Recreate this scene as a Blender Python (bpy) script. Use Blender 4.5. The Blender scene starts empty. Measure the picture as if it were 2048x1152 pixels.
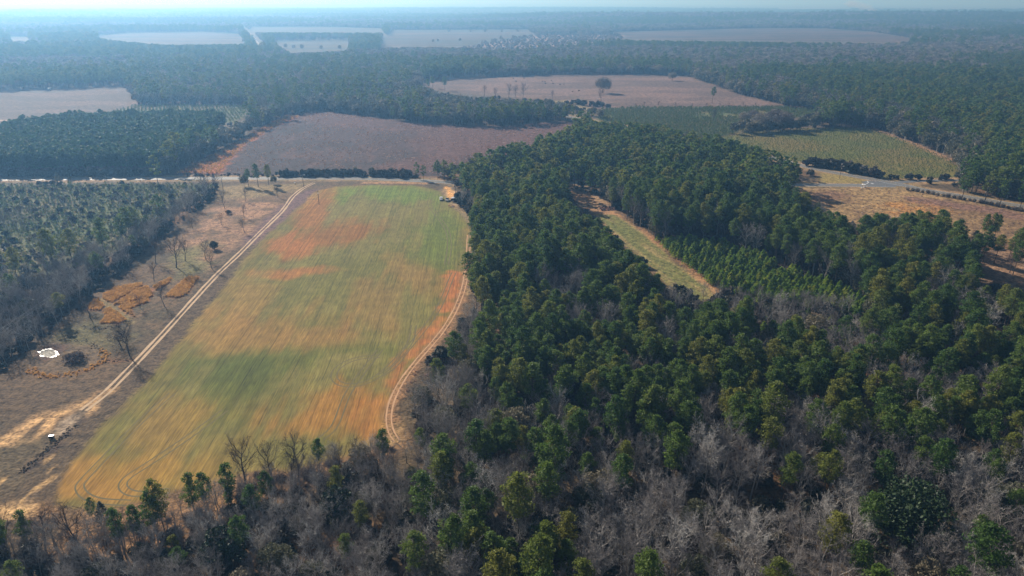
import bpy, bmesh, math, random
import numpy as np
from mathutils import Vector

# ------------------------------------------------------------------ camera, world, sun
sc = bpy.context.scene
COL = sc.collection
F, H, HY = 1365.0, 118.0, 1.0          # focal length in pixels of the 2048 px photograph, flying height, horizon row
PITCH = math.atan((576 - HY) / F)
cam = bpy.data.cameras.new('camera')
cam.sensor_width = 36.0
cam.lens = 36.0 * F / 2048
cam.clip_start, cam.clip_end = 1.0, 80000.0
camo = bpy.data.objects.new('camera', cam)
camo.location = (0, 0, H)
camo.rotation_euler = (math.pi / 2 - PITCH, 0, 0)
COL.objects.link(camo)
sc.camera = camo

SUN_AZ, SUN_EL = math.radians(-41), math.radians(30)      # azimuth from +Y towards +X
SUN_DIR = Vector((math.sin(SUN_AZ) * math.cos(SUN_EL), math.cos(SUN_AZ) * math.cos(SUN_EL), math.sin(SUN_EL)))
world = bpy.data.worlds.new('World')
sc.world = world
world.use_nodes = True
nt = world.node_tree
nt.nodes.clear()
sky = nt.nodes.new('ShaderNodeTexSky')
sky.sky_type = 'NISHITA'
sky.sun_disc = False
sky.sun_elevation = SUN_EL
sky.sun_rotation = SUN_AZ
sky.air_density, sky.dust_density, sky.ozone_density = 1.0, 1.0, 1.0
bg = nt.nodes.new('ShaderNodeBackground')
bg.inputs['Strength'].default_value = 0.06
wo = nt.nodes.new('ShaderNodeOutputWorld')
nt.links.new(sky.outputs['Color'], bg.inputs['Color'])
nt.links.new(bg.outputs['Background'], wo.inputs['Surface'])

sl = bpy.data.lights.new('sun', 'SUN')
sl.energy = 5.0
sl.angle = math.radians(0.5)
sl.color = (1.0, 0.93, 0.83)
slo = bpy.data.objects.new('sun', sl)
slo.rotation_euler = SUN_DIR.to_track_quat('Z', 'Y').to_euler()
slo.location = (-400, 500, 400)
COL.objects.link(slo)

vs = sc.view_settings
vs.view_transform = 'Standard'
vs.look = 'None'
vs.gamma = 1.0
vs.use_curve_mapping = False
vs.exposure = 0.47
cy = sc.cycles
cy.use_denoising = True
cy.denoiser = 'OPENIMAGEDENOISE'
cy.denoising_prefilter = 'ACCURATE'
cy.max_bounces = 4
cy.diffuse_bounces = 2
cy.glossy_bounces = 2
cy.transmission_bounces = 2
cy.volume_bounces = 0
cy.transparent_max_bounces = 8
cy.caustics_reflective = False
cy.caustics_refractive = False
cy.sample_clamp_indirect = 4.0

HAZE_DENSITY = 0.00027
HAZE_COLOR = (0.25, 0.56, 1.0)
HAZE_ANISO = 0.47

rng = np.random.default_rng(7)
random.seed(7)

# ------------------------------------------------------------------ pixel -> ground, projection
CP, SP = math.cos(PITCH), math.sin(PITCH)


def W(px, py, z=0.0):
    """The point at height z that the photograph shows at (px, py)."""
    a = (px - 1024) / F
    b = (576 - py) / F
    d = np.array([a, CP + b * SP, -SP + b * CP])
    t = (z - H) / d[2]
    return np.array([d[0] * t, d[1] * t])


def WP(pts):
    return np.array([W(*p) for p in pts])


def PX(x, y, z=0.0):
    depth = y * CP - (z - H) * SP
    depth = np.where(np.abs(depth) < 1e-3, 1e-3, depth)
    return 1024 + F * x / depth, 576 - F * (y * SP + (z - H) * CP) / depth


# ------------------------------------------------------------------ noise
def _hash(i, j, s):
    n = (i.astype(np.int64) * 374761393 + j.astype(np.int64) * 668265263 + s * 1442695041) & 0x7fffffff
    n = ((n ^ (n >> 13)) * 1274126177) & 0x7fffffff
    return ((n ^ (n >> 16)) & 0xffff) / 65535.0


def vnoise(x, y, s=0):
    i, j = np.floor(x), np.floor(y)
    u, v = x - i, y - j
    u = u * u * (3 - 2 * u)
    v = v * v * (3 - 2 * v)
    i = i.astype(np.int64)
    j = j.astype(np.int64)
    a = _hash(i, j, s) * (1 - u) + _hash(i + 1, j, s) * u
    b = _hash(i, j + 1, s) * (1 - u) + _hash(i + 1, j + 1, s) * u
    return a * (1 - v) + b * v


def fbm(x, y, scale, s=0, oct=4):
    t, a, n = 0.0, 1.0, 0.0
    for k in range(oct):
        t = t + a * vnoise(x / scale + 17.3 * k, y / scale - 9.1 * k, s + k)
        n += a
        a *= 0.55
        scale = scale * 0.5
    return t / n * 2 - 1


def sstep(a, b, x):
    t = np.clip((x - a) / (b - a), 0, 1)
    return t * t * (3 - 2 * t)


# ------------------------------------------------------------------ polygons
def inside(poly, x, y):
    c = np.zeros(x.shape, bool)
    n = len(poly)
    for k in range(n):
        x0, y0 = poly[k]
        x1, y1 = poly[(k + 1) % n]
        if y0 == y1:
            continue
        c ^= ((y0 > y) != (y1 > y)) & (x < (x1 - x0) * (y - y0) / (y1 - y0) + x0)
    return c


def segdist(pts, x, y, closed):
    d = np.full(x.shape, 1e12)
    n = len(pts)
    for k in range(n if closed else n - 1):
        a, b = pts[k], pts[(k + 1) % n]
        e = b - a
        L = max(float(e @ e), 1e-9)
        t = np.clip(((x - a[0]) * e[0] + (y - a[1]) * e[1]) / L, 0, 1)
        q = (x - a[0] - t * e[0]) ** 2 + (y - a[1] - t * e[1]) ** 2
        d = np.minimum(d, q)
    return np.sqrt(d)


def polymask(poly, x, y, feather, amp=0.0, ns=6.0, seed=0):
    """1 inside, 0 outside, soft over +-feather metres with a wobbling edge."""
    m = np.zeros(x.shape)
    pad = feather + amp + 1
    lo, hi = poly.min(0) - pad, poly.max(0) + pad
    k = (x > lo[0]) & (x < hi[0]) & (y > lo[1]) & (y < hi[1])
    if not k.any():
        return m
    xx, yy = x[k], y[k]
    d = segdist(poly, xx, yy, True)
    s = np.where(inside(poly, xx, yy), d, -d)
    if amp:
        s = s + amp * fbm(xx, yy, ns, seed, 3) * 1.6
    m[k] = sstep(-feather, feather, s)
    return m


def strokemask(pts, x, y, width, feather, amp=0.0, ns=5.0, seed=0):
    m = np.zeros(x.shape)
    pad = width + feather + amp + 1
    lo, hi = pts.min(0) - pad, pts.max(0) + pad
    k = (x > lo[0]) & (x < hi[0]) & (y > lo[1]) & (y < hi[1])
    if not k.any():
        return m
    xx, yy = x[k], y[k]
    s = width - segdist(pts, xx, yy, False)
    if amp:
        s = s + amp * fbm(xx, yy, ns, seed, 3) * 1.6
    m[k] = sstep(-feather, feather, s)
    return m


def smooth_path(pts, n=8):
    pts = np.asarray(pts, float)
    p = np.vstack([2 * pts[0] - pts[1], pts, 2 * pts[-1] - pts[-2]])
    out = []
    for k in range(1, len(p) - 2):
        a, b, c, d = p[k - 1], p[k], p[k + 1], p[k + 2]
        for t in np.linspace(0, 1, n, endpoint=False):
            out.append(0.5 * (2 * b + (c - a) * t + (2 * a - 5 * b + 4 * c - d) * t * t + (3 * b - a - 3 * c + d) * t ** 3))
    out.append(p[-2])
    return np.array(out)


# ------------------------------------------------------------------ the plan of the place (photograph pixels -> ground)
CROP = WP([(635, 381), (665, 374), (750, 370), (830, 371), (876, 381), (893, 398), (906, 416), (930, 436), (941, 465),
           (935, 500), (929, 535), (925, 560), (915, 600), (903, 630), (878, 665), (846, 702), (812, 742), (783, 782),
           (768, 822), (764, 860), (750, 888), (690, 915), (600, 935), (500, 945), (420, 965), (330, 992), (255, 1012),
           (195, 1020), (150, 1016), (116, 1004), (114, 968), (150, 918), (200, 858), (290, 766), (370, 671), (450, 571),
           (520, 481), (590, 420)])
OPEN_FARM = WP([(-420, 1110), (-330, 940), (-150, 850), (0, 748), (60, 700), (120, 652), (190, 592), (260, 531), (320, 478),
                (385, 428), (425, 398), (445, 372), (470, 366), (700, 364), (860, 364), (915, 378), (922, 398), (945, 420), (955, 432), (950, 470),
                (944, 500), (946, 540), (936, 590), (922, 630), (897, 672), (867, 712), (832, 752), (807, 792), (800, 830),
                (808, 868), (770, 905), (700, 940), (560, 985), (450, 1030), (330, 1075), (230, 1095), (100, 1085), (0, 1085), (-200, 1110)])
ROAD_A = smooth_path(WP([(-700, 360), (-300, 359), (0, 358.5), (360, 357), (560, 356.5), (680, 356.5), (760, 358), (830, 361), (900, 364.5),
                         (1000, 367), (1130, 366), (1300, 368), (1500, 369.5), (1610, 370), (1700, 370.5), (1735, 371), (1790, 372)]), 6)
ROAD_B = smooth_path(WP([(1040, 214), (1085, 224), (1135, 233), (1190, 244), (1300, 263), (1400, 283), (1500, 305), (1600, 330), (1642, 340), (1690, 349), (1724, 355),
                         (1770, 363), (1810, 371), (1850, 380), (1950, 396), (2048, 413), (2150, 430), (2300, 452)]), 6)
ROAD_C = smooth_path(WP([(1775, 367), (1820, 363), (1860, 361.5), (1920, 361), (2000, 363)]), 6)
SCRUB = WP([(-260, 369), (440, 369), (335, 440), (240, 500), (140, 540), (60, 562), (0, 580), (-200, 630)])
FALLOW = WP([(350, 348), (410, 316), (470, 285), (530, 252), (580, 228), (650, 222), (740, 233), (830, 247), (1000, 253), (1080, 246), (1120, 242),
             (1180, 250), (1150, 290), (1000, 330), (880, 352), (600, 350), (480, 350)])
PALE = WP([(-260, 188), (0, 181), (130, 177), (235, 172), (262, 178), (268, 208), (210, 227), (150, 240), (0, 266), (-260, 300)])
YOUNGFAR = WP([(190, 243), (215, 228), (270, 212), (500, 211), (485, 236), (460, 246)])
STAND = WP([(-300, 300), (0, 282), (30, 270), (120, 256), (300, 252), (440, 250), (450, 258), (400, 290), (330, 346), (-300, 352)])
PASTURE = WP([(835, 165), (900, 157), (1000, 153), (1150, 149), (1300, 149), (1370, 152), (1395, 160), (1430, 172), (1480, 190), (1560, 209), (1562, 214),
              (1400, 215), (1270, 215), (1190, 218), (1150, 212), (1120, 200), (1050, 195), (960, 190), (880, 182)])
GREENPLANT = WP([(1195, 240), (1200, 220), (1270, 215), (1400, 215), (1562, 214), (1640, 222), (1610, 232), (1560, 240), (1470, 268), (1440, 272), (1400, 280), (1300, 260), (1230, 249)])
OLIVEPLANT = WP([(1405, 282), (1450, 272), (1500, 264), (1600, 258), (1700, 255), (1745, 257), (1800, 277), (1850, 297), (1900, 320), (1925, 346), (1905, 358),
                 (1820, 359), (1760, 357), (1700, 346), (1650, 338), (1600, 325), (1500, 301)])
STRIP = WP([(1128, 377), (1160, 383), (1200, 394), (1215, 405), (1225, 420), (1262, 448), (1300, 472), (1318, 490), (1345, 520), (1375, 545), (1430, 572), (1440, 590), (1405, 606), (1360, 590),
            (1325, 560), (1290, 525), (1240, 478), (1210, 452), (1185, 425), (1165, 412), (1148, 398)])
YOUNGNEAR = WP([(1312, 482), (1380, 486), (1440, 490), (1520, 518), (1600, 552), (1680, 585), (1740, 615), (1725, 632), (1640, 622), (1560, 612), (1480, 598), (1425, 572), (1385, 540), (1345, 515)])
CLEARING = WP([(1575, 392), (1605, 372), (1680, 373), (1735, 374), (1790, 376), (1850, 388), (1950, 404), (2048, 422), (2200, 448), (2200, 520), (2048, 492), (1950, 478),
               (1850, 468), (1760, 462), (1690, 452), (1620, 435), (1590, 420)])
GLADE = WP([(1955, 500), (2048, 497), (2200, 520), (2200, 590), (2048, 572), (1970, 560)])
FAR1 = WP([(190, 72), (260, 66), (400, 64), (480, 68), (490, 86), (330, 88), (240, 80)])
FAR2 = WP([(500, 54), (640, 54), (765, 57), (765, 64), (500, 63)])
FAR3 = WP([(548, 82), (700, 80), (690, 100), (580, 104)])
FAR4 = WP([(765, 71), (900, 68), (1070, 66), (1078, 74), (1060, 92), (760, 92)])
FAR4B = WP([(780, 60), (1060, 59), (1060, 64), (780, 66)])
FAR5 = WP([(1225, 64), (1500, 57), (1640, 57), (1740, 63), (1830, 79), (1780, 83), (1500, 82), (1250, 78)])
FAR6 = WP([(20, 74), (60, 74), (60, 80), (20, 80)])
FAR7 = WP([(1560, 14), (1700, 13), (1700, 17), (1560, 18)])
CUTOVER = WP([(1065, 70), (1240, 68), (1260, 94), (1000, 112), (900, 100)])
FARROAD = smooth_path(WP([(478, 50), (488, 58), (500, 68), (512, 82), (524, 96), (530, 106)]), 5)
OAKGROVE = WP([(590, 222), (640, 210), (700, 205), (760, 195), (900, 190), (1000, 196), (1080, 205), (1110, 222), (1085, 238), (1000, 249), (830, 245), (740, 230), (650, 220)])
CLUMP = WP([(1465, 268), (1500, 252), (1560, 240), (1640, 235), (1660, 250), (1600, 262), (1530, 268)])
HEDGE_A = WP([(330, 350), (400, 310), (460, 275), (510, 250), (560, 224), (590, 214), (600, 222), (560, 238), (500, 272), (440, 302), (380, 336), (350, 350)])
ROADSIDE = WP([(-260, 349), (350, 346), (840, 347), (846, 366), (-260, 371)])
EDGE = WP([(352, 347), (420, 312), (520, 258), (578, 229), (600, 232), (545, 256), (490, 290), (455, 325), (440, 347)])
FALLOW_SEEN = WP([(350, 349), (470, 285), (580, 228), (650, 222), (740, 233), (830, 247), (1000, 253), (1080, 246), (1150, 242), (1100, 262), (1000, 288), (880, 325), (830, 340), (840, 350)])
CROP_SEEN = WP([(635, 381), (665, 374), (830, 371), (876, 381), (906, 416), (930, 436), (941, 465), (935, 500), (929, 535), (925, 560), (915, 600), (903, 630), (878, 665), (846, 702), (812, 742), (783, 782), (768, 822), (764, 860), (740, 868), (640, 872), (480, 890), (330, 985), (200, 1005), (116, 1004), (114, 968), (150, 918), (290, 766), (450, 571), (590, 420)])
TRACK_SEEN = WP([(925, 560), (945, 545), (935, 590), (920, 630), (895, 672), (865, 712), (830, 752), (806, 792), (800, 830), (808, 868), (770, 890), (764, 860), (783, 782), (846, 702), (915, 600)])
ROAD_SEEN = WP([(0, 355), (840, 354), (840, 362), (0, 362)])
CLEAR_SEEN = WP([(1610, 392), (1605, 368), (1642, 340), (1724, 354), (1810, 372), (1850, 384), (1950, 404), (2048, 420), (2200, 448), (2200, 500), (2048, 468), (1985, 462), (1900, 420), (1760, 425), (1690, 425)])
BELT = WP([(-300, 1000), (-300, 640), (0, 585), (140, 545), (240, 502), (335, 442), (425, 375), (440, 372), (425, 398), (385, 428), (320, 478), (260, 531), (190, 592), (120, 652), (60, 700), (0, 748)])
RSIDE = WP([(895, 545), (928, 545), (922, 580), (912, 605), (897, 635), (872, 668), (842, 703), (812, 738), (785, 775), (790, 740), (825, 695), (855, 660), (875, 625), (888, 585)])
TRACK_L = smooth_path(WP([(628, 366), (606, 377), (585, 394), (562, 424), (520, 465), (480, 506), (432, 551), (385, 602), (340, 652), (292, 704), (252, 746), (218, 780), (190, 803), (165, 822)]), 6)
TRACK_R = smooth_path(WP([(938, 470), (936, 510), (934, 540), (926, 580), (914, 612), (896, 645), (872, 678), (846, 708), (818, 742), (796, 776), (782, 808), (777, 838), (782, 864), (796, 885)]), 6)
PLOTS = [[(208, 588), (229, 576), (260, 570), (284, 566), (286, 571), (255, 588), (224, 605), (206, 599)],
          [(228, 610), (250, 594), (275, 578), (296, 572), (306, 592), (295, 598), (271, 601), (245, 609)],
          [(237, 613), (268, 604), (296, 599), (297, 604), (262, 616), (262, 624), (270, 634), (250, 624)],
          [(179, 608), (187, 600), (197, 598), (211, 613), (198, 621), (178, 619)],
          [(208, 620), (219, 615), (236, 626), (253, 640), (238, 647), (200, 646), (212, 633)],
          [(330, 594), (352, 573), (377, 554), (398, 553), (373, 590), (356, 595)],
          [(306, 572), (325, 563), (342, 556), (339, 566), (310, 581)]]
OPENS = [OPEN_FARM, SCRUB, FALLOW, PALE, YOUNGFAR, STAND, PASTURE, GREENPLANT, OLIVEPLANT, STRIP, YOUNGNEAR, CLEARING, GLADE,
         FAR1, FAR2, FAR3, FAR4, FAR4B, FAR5, FAR6, FAR7, CUTOVER, ROADSIDE]
GREEN_SEEN = WP([(1180, 232), (1200, 220), (1270, 215), (1562, 214), (1640, 222), (1610, 232), (1560, 240), (1470, 268), (1400, 262), (1310, 242), (1200, 240)])
OLIVE_SEEN = WP([(1440, 272), (1500, 264), (1600, 258), (1745, 257), (1800, 277), (1850, 297), (1900, 320), (1925, 346), (1905, 358), (1820, 359), (1700, 346), (1645, 335), (1600, 314), (1500, 284)])
SEEN = [STRIP, YOUNGNEAR, GLADE, OLIVE_SEEN, GREEN_SEEN, PASTURE, PALE, YOUNGFAR, FALLOW_SEEN, EDGE, CROP_SEEN, TRACK_SEEN, ROAD_SEEN, CLEAR_SEEN, FAR1, FAR2, FAR3, FAR4, FAR4B, FAR5, FAR6, FAR7]


def terrain(x, y):
    """Flat near by; a wooded ridge on the right and low swells far out."""
    r = np.sqrt(x * x + y * y)
    ridge = 34 * np.exp(-((y - 4700 + 0.12 * x) / 620.0) ** 2) * sstep(-600, 700, x)
    swell = 26 * sstep(5200, 9000, r) * (0.5 + 0.5 * fbm(x, y, 3800.0, 31, 3))
    return ridge + swell


def lin(r, g, b):
    f = lambda c: (c / 255 / 12.92) if c <= 10.3 else ((c / 255 + 0.055) / 1.055) ** 2.4
    return np.array([f(r), f(g), f(b)])


ROWDIR = W(590, 420) - W(150, 918)
ROWDIR = ROWDIR / np.linalg.norm(ROWDIR)
ROWPERP = np.array([ROWDIR[1], -ROWDIR[0]])


def cover(x, y):
    """Land cover colour (reflectance) of the ground at x, y."""
    x = np.asarray(x, float)
    y = np.asarray(y, float)
    n1 = fbm(x, y, 40, 1)
    n2 = fbm(x, y, 9, 5)
    c = np.empty(x.shape + (3,))
    c[:] = lin(88, 74, 58)
    c += ((lin(120, 88, 62) - lin(88, 74, 58)) * sstep(0.0, 0.6, n1 + 0.4 * n2)[..., None])

    def lay(mask, col, k=1.0):
        m = (mask * k)[..., None]
        c[:] = c * (1 - m) + np.asarray(col) * m

    def two(mask, a, b, noise, lo=-0.35, hi=0.35):
        t = sstep(lo, hi, noise)[..., None]
        lay(mask, a * (1 - t) + b * t)

    u = x * ROWPERP[0] + y * ROWPERP[1]
    v = x * ROWDIR[0] + y * ROWDIR[1]
    st = fbm(u / 2.6, v / 26.0, 1.0, 11, 4)          # streaks along the drill rows
    st2 = fbm(u / 7.0, v / 40.0, 1.0, 15, 4)
    nb = fbm(x, y, 120, 9)
    # far fields
    for P, a, b in ((FAR1, lin(96, 72, 56), lin(52, 50, 40)), (FAR2, lin(96, 82, 62), lin(66, 62, 46)), (FAR3, lin(84, 72, 48), lin(58, 56, 38)),
                    (FAR4, lin(84, 64, 50), lin(58, 56, 36)), (FAR4B, lin(80, 64, 50), lin(58, 54, 38)), (FAR5, lin(92, 68, 54), lin(52, 46, 38)),
                    (FAR6, lin(104, 84, 68), lin(84, 72, 58)), (FAR7, lin(120, 100, 80), lin(100, 84, 68)), (CUTOVER, lin(150, 115, 95), lin(110, 92, 78))):
        two(polymask(P, x, y, 6, 14, 70, 3), a, b, fbm(x * 0.3, y * 1.6, 60, 21) + .3 * fbm(x * .1, y, 12, 27))
    two(polymask(PALE, x, y, 3, 4, 30, 3), lin(106, 84, 74), lin(84, 70, 62), fbm(x * .4, y, 30, 22) + .3 * n2)
    lay(strokemask(WP([(-60, 236), (20, 242), (40, 250)]), x, y, 1.5, 1.0, 1), lin(210, 180, 150), .7)
    two(polymask(YOUNGFAR, x, y, 4), lin(104, 110, 72), lin(130, 112, 86), n1)
    two(polymask(PASTURE, x, y, 3, 3, 30, 4), lin(120, 94, 82), lin(96, 76, 66), fbm(x * .35, y, 26, 23) + .4 * n1)
    lay(strokemask(WP([(1140, 190), (1180, 184), (1240, 174), (1300, 166), (1345, 162), (1400, 166)]), x, y, 1.6, 1.2, 1.2), lin(104, 86, 70), .8)
    lay(strokemask(WP([(1140, 192), (1180, 203), (1240, 208)]), x, y, 1.8, 1.2, 1.2), lin(104, 92, 66), .8)
    for q in ([(1245, 188), (1300, 183), (1335, 177)], [(1280, 194), (1330, 187), (1380, 180)]):
        lay(strokemask(WP(q), x, y, 1.0, 1.0, 1.0), lin(140, 108, 92), .6)
    lay(polymask(WP([(1040, 205), (1130, 200), (1200, 222), (1150, 235), (1080, 222)]), x, y, 4), lin(128, 112, 78))
    # purple-brown fallow field with a broomsedge edge
    two(polymask(FALLOW, x, y, 3, 2, 20, 6), lin(70, 51, 52), lin(54, 42, 44), n1 + .25 * n2)
    fs = fbm(x * .8, y * .35, 5, 24, 3)
    lay(polymask(FALLOW, x, y, 3) * polymask(WP([(800, 242), (1120, 240), (1180, 252), (1000, 322), (860, 342), (760, 345), (850, 300)]), x, y, 22, 14, 40, 8), lin(100, 64, 58), .7)
    lay(polymask(FALLOW, x, y, 3) * polymask(WP([(600, 222), (700, 226), (800, 245), (760, 262), (620, 250)]), x, y, 14, 10, 30, 8), lin(94, 62, 58), .6)
    lay(polymask(FALLOW, x, y, 2) * sstep(.15, .55, fs), lin(108, 76, 70), .5)
    lay(polymask(WP([(352, 347), (420, 312), (520, 258), (578, 229), (600, 232), (545, 256), (490, 290), (455, 325), (440, 347)]), x, y, 3, 4, 14, 4), lin(172, 98, 52), .85)
    # green plantations beyond the road
    two(polymask(GREENPLANT, x, y, 3, 3), lin(84, 96, 50), lin(112, 102, 60), n1 + .3 * n2)
    two(polymask(OLIVEPLANT, x, y, 3, 3), lin(100, 102, 46), lin(122, 108, 56), n1 + .3 * n2)
    lay(strokemask(WP([(1745, 257), (1800, 277), (1850, 297), (1900, 320)]), x, y, 3, 2, 1.5), lin(170, 130, 100), .8)
    # scrub on the left, plantation floor
    two(polymask(SCRUB, x, y, 4, 3), lin(84, 94, 52), lin(100, 92, 60), n1 + .4 * n2)
    lay(polymask(STAND, x, y, 3), lin(80, 62, 48))
    # right clearing
    two(polymask(CLEARING, x, y, 4, 3), lin(154, 126, 90), lin(126, 100, 74), n1 + .5 * n2)
    lay(polymask(CLEARING, x, y, 4) * polymask(WP([(1740, 410), (1850, 398), (1920, 420), (1840, 438), (1760, 432)]), x, y, 8, 8, 16, 3) * sstep(-.3, .3, n2 + .3 * st), lin(176, 122, 64), .7)
    lay(polymask(CLEARING, x, y, 4) * polymask(WP([(1800, 390), (1900, 402), (2048, 428), (2048, 440), (1900, 416), (1820, 405)]), x, y, 3, 3, 10, 3), lin(124, 92, 84), .8)
    lay(polymask(WP([(1600, 385), (1660, 382), (1700, 392), (1660, 402), (1610, 405)]), x, y, 4, 4, 10, 3), lin(120, 88, 74), .7)
    two(polymask(GLADE, x, y, 5, 4), lin(150, 118, 96), lin(112, 90, 76), n2)
    # verges along the roads
    for R in (ROAD_A, ROAD_B, ROAD_C):
        two(strokemask(R, x, y, 9.5, 2.5, 2), lin(136, 116, 84), lin(158, 128, 98), n2)
    lay(polymask(WP([(1640, 345), (1690, 352), (1735, 362), (1730, 367), (1640, 366)]), x, y, 2), lin(146, 128, 78))
    # farm strip left of the crop field
    m = polymask(OPEN_FARM, x, y, 5, 4, 16, 6)
    two(m, lin(108, 86, 66), lin(86, 74, 56), n1 + .5 * n2 + .5 * st)
    lay(m * polymask(WP([(380, 450), (440, 400), (560, 395), (565, 420), (500, 480), (420, 540), (340, 500)]), x, y, 10, 8, 20, 9) * sstep(-.5, .2, n2), lin(176, 134, 108), .8)
    lay(m * polymask(WP([(420, 372), (620, 366), (600, 380), (520, 395), (440, 398)]), x, y, 5, 4), lin(150, 128, 92), .8)
    lay(m * polymask(WP([(350, 500), (420, 480), (410, 540), (350, 560)]), x, y, 6, 5), lin(120, 116, 72), .7)
    lay(m * polymask(WP([(130, 655), (210, 650), (240, 680), (190, 700), (110, 690)]), x, y, 7, 6), lin(108, 102, 66), .7)
    lay(m * strokemask(WP([(628, 385), (585, 410), (545, 452), (500, 500)]), x, y, 8, 3, 2, 8, 3), lin(116, 88, 92), .85)
    lay(m * strokemask(WP([(500, 500), (400, 612), (310, 712), (240, 790), (160, 880), (90, 960), (20, 1030)]), x, y, 9, 3, 2.5, 8, 3), lin(92, 76, 62), .85)
    lay(m * polymask(WP([(-300, 800), (0, 758), (180, 760), (200, 790), (100, 850), (0, 875), (-300, 930)]), x, y, 6, 6), lin(92, 76, 62), .7)
    lay(m * polymask(WP([(-300, 900), (0, 895), (90, 870), (60, 940), (0, 990), (-300, 1010)]), x, y, 5, 5), lin(98, 84, 66), .8)
    lay(m * polymask(WP([(10, 870), (90, 830), (170, 800), (220, 770), (230, 778), (175, 828), (110, 858), (60, 876), (0, 890)]), x, y, 2.5, 3.5, 7, 3) * sstep(-.45, .1, n2 + .6 * st), lin(222, 176, 128), .85)
    lay(m * polymask(WP([(115, 848), (150, 822), (172, 822), (150, 850), (120, 865)]), x, y, 2, 2.5, 5, 3), lin(168, 146, 128), .8)
    lay(m * sstep(.22, .5, fbm(u / 2.0, v / 6.0, 1.5, 41, 3)) * polymask(WP([(-200, 960), (90, 880), (150, 900), (130, 1010), (190, 1030), (260, 1090), (-200, 1110)]), x, y, 6, 4), lin(206, 166, 118), .8)
    lay(m * polymask(WP([(-60, 1010), (10, 1008), (55, 1014), (66, 1030), (40, 1046), (-60, 1050)]), x, y, 2, 3, 6, 3), lin(228, 184, 134), .85)
    lay(m * polymask(WP([(40, 945), (90, 905), (128, 870), (160, 842), (163, 846), (132, 880), (96, 918), (56, 950)]), x, y, 1.2, 1.5, 4, 3), lin(66, 52, 50), .8)
    # pond surroundings
    lay(m * polymask(WP([(65, 735), (70, 705), (100, 688), (150, 685), (200, 700), (212, 715), (180, 740), (120, 752)]), x, y, 2, 2, 6, 5), lin(112, 92, 74), .8)
    lay(m * polymask(WP([(66, 716), (78, 696), (105, 690), (130, 690), (122, 704), (90, 722)]), x, y, 1.5, 1.5, 5, 5), lin(84, 58, 52), .8)
    for q in PLOTS:
        lay(polymask(WP(q), x, y, .8, .6, 3, 5), lin(164, 104, 60), .9)
    # mown paths between the grass plots
    lay(m * strokemask(WP([(200, 600), (232, 624), (262, 645)]), x, y, 2.0, .8, .5), lin(140, 122, 82), .8)
    lay(m * strokemask(smooth_path(WP([(154, 640), (170, 654), (215, 657), (250, 648), (268, 640)])), x, y, .9, .6, .6), lin(70, 60, 52), .7)
    lay(m * strokemask(smooth_path(WP([(60, 738), (85, 751), (130, 750), (180, 738), (205, 722), (240, 722), (262, 720)])), x, y, 1.2, .8, 1.0, 4, 2), lin(122, 84, 54), .7)
    # bottom edge: tan litter under the first trees
    lay(polymask(WP([(100, 1020), (200, 1030), (330, 1000), (450, 960), (600, 925), (760, 890), (800, 880), (790, 910), (600, 990), (400, 1060), (200, 1120), (100, 1110)]), x, y, 5, 4, 10, 2), lin(146, 110, 78), .85)
    # right side track margin
    lay(strokemask(TRACK_R, x, y, 2.6, 1.5, 1.4), lin(158, 118, 86), .85)
    lay(polymask(WP([(905, 410), (935, 425), (955, 440), (950, 475), (940, 480), (943, 460), (930, 440)]), x, y, 2, 2), lin(146, 124, 92), .9)
    lay(polymask(WP([(940, 540), (950, 545), (945, 570), (935, 590)]), x, y, 2, 2), lin(150, 124, 92), .9)
    lay(polymask(WP([(770, 868), (800, 850), (815, 880), (770, 900), (740, 892)]), x, y, 2.5, 2.5, 5), lin(150, 122, 88), .9)
    lay(polymask(WP([(880, 380), (905, 372), (918, 385), (925, 410), (905, 418)]), x, y, 3, 3, 8), lin(160, 134, 104), .9)
    for q in ([(893, 374), (897, 384), (899, 395)], [(897, 376), (902, 386), (906, 394)]):
        lay(strokemask(WP(q), x, y, 1.1, .7, .8, 3), lin(236, 176, 110), .95)
    lay(polymask(WP([(908, 383), (914, 381), (917, 388), (911, 391)]), x, y, .8, .8, 3), lin(226, 186, 150), .8)
    lay(strokemask(WP([(730, 365.5), (800, 365.5), (850, 367)]), x, y, 2, 1, 1), lin(200, 150, 110), .7)
    # crop field
    mf = polymask(CROP, x, y, 1.6, 1.2, 6, 7)
    if mf.any():
        wx = x + 7 * fbm(x, y, 22, 51, 3)
        wy = y + 12 * fbm(x, y, 26, 55, 3)
        base = lin(138, 126, 76) * (1 - sstep(-.4, .4, st2 + .4 * nb))[..., None] + lin(116, 112, 58) * sstep(-.4, .4, st2 + .4 * nb)[..., None]
        cc = base
        ppx, ppy = PX(wx, wy)

        def blob(cx, cyy, rx, ry, col, k, ang=0.0, lo=-.45, hi=.55):
            nonlocal cc
            a = math.radians(ang)
            dx, dy = ppx - cx, ppy - cyy
            ex = (dx * math.cos(a) + dy * math.sin(a)) / rx
            ey = (-dx * math.sin(a) + dy * math.cos(a)) / ry
            q = 1 - np.sqrt(ex * ex + ey * ey)
            t = (sstep(lo, hi, q + .46 * st + .38 * st2 + .30 * n2 + .35 * n1 - .05) * k)[..., None]
            cc = cc * (1 - t) + col * t

        blob(780, 384, 150, 20, lin(116, 136, 54), .9)
        blob(885, 455, 55, 75, lin(112, 126, 50), .8)
        blob(560, 720, 230, 40, lin(98, 108, 46), .6)
        blob(470, 762, 130, 48, lin(88, 98, 44), .75, 0)
        blob(420, 830, 90, 45, lin(112, 112, 52), .6)
        blob(700, 565, 150, 60, lin(124, 118, 64), .8)
        blob(620, 425, 30, 66, lin(178, 110, 62), .75, 32)
        blob(660, 470, 110, 26, lin(164, 98, 50), .72, -14)
        blob(580, 490, 60, 22, lin(186, 116, 68), .8, 0)
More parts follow.
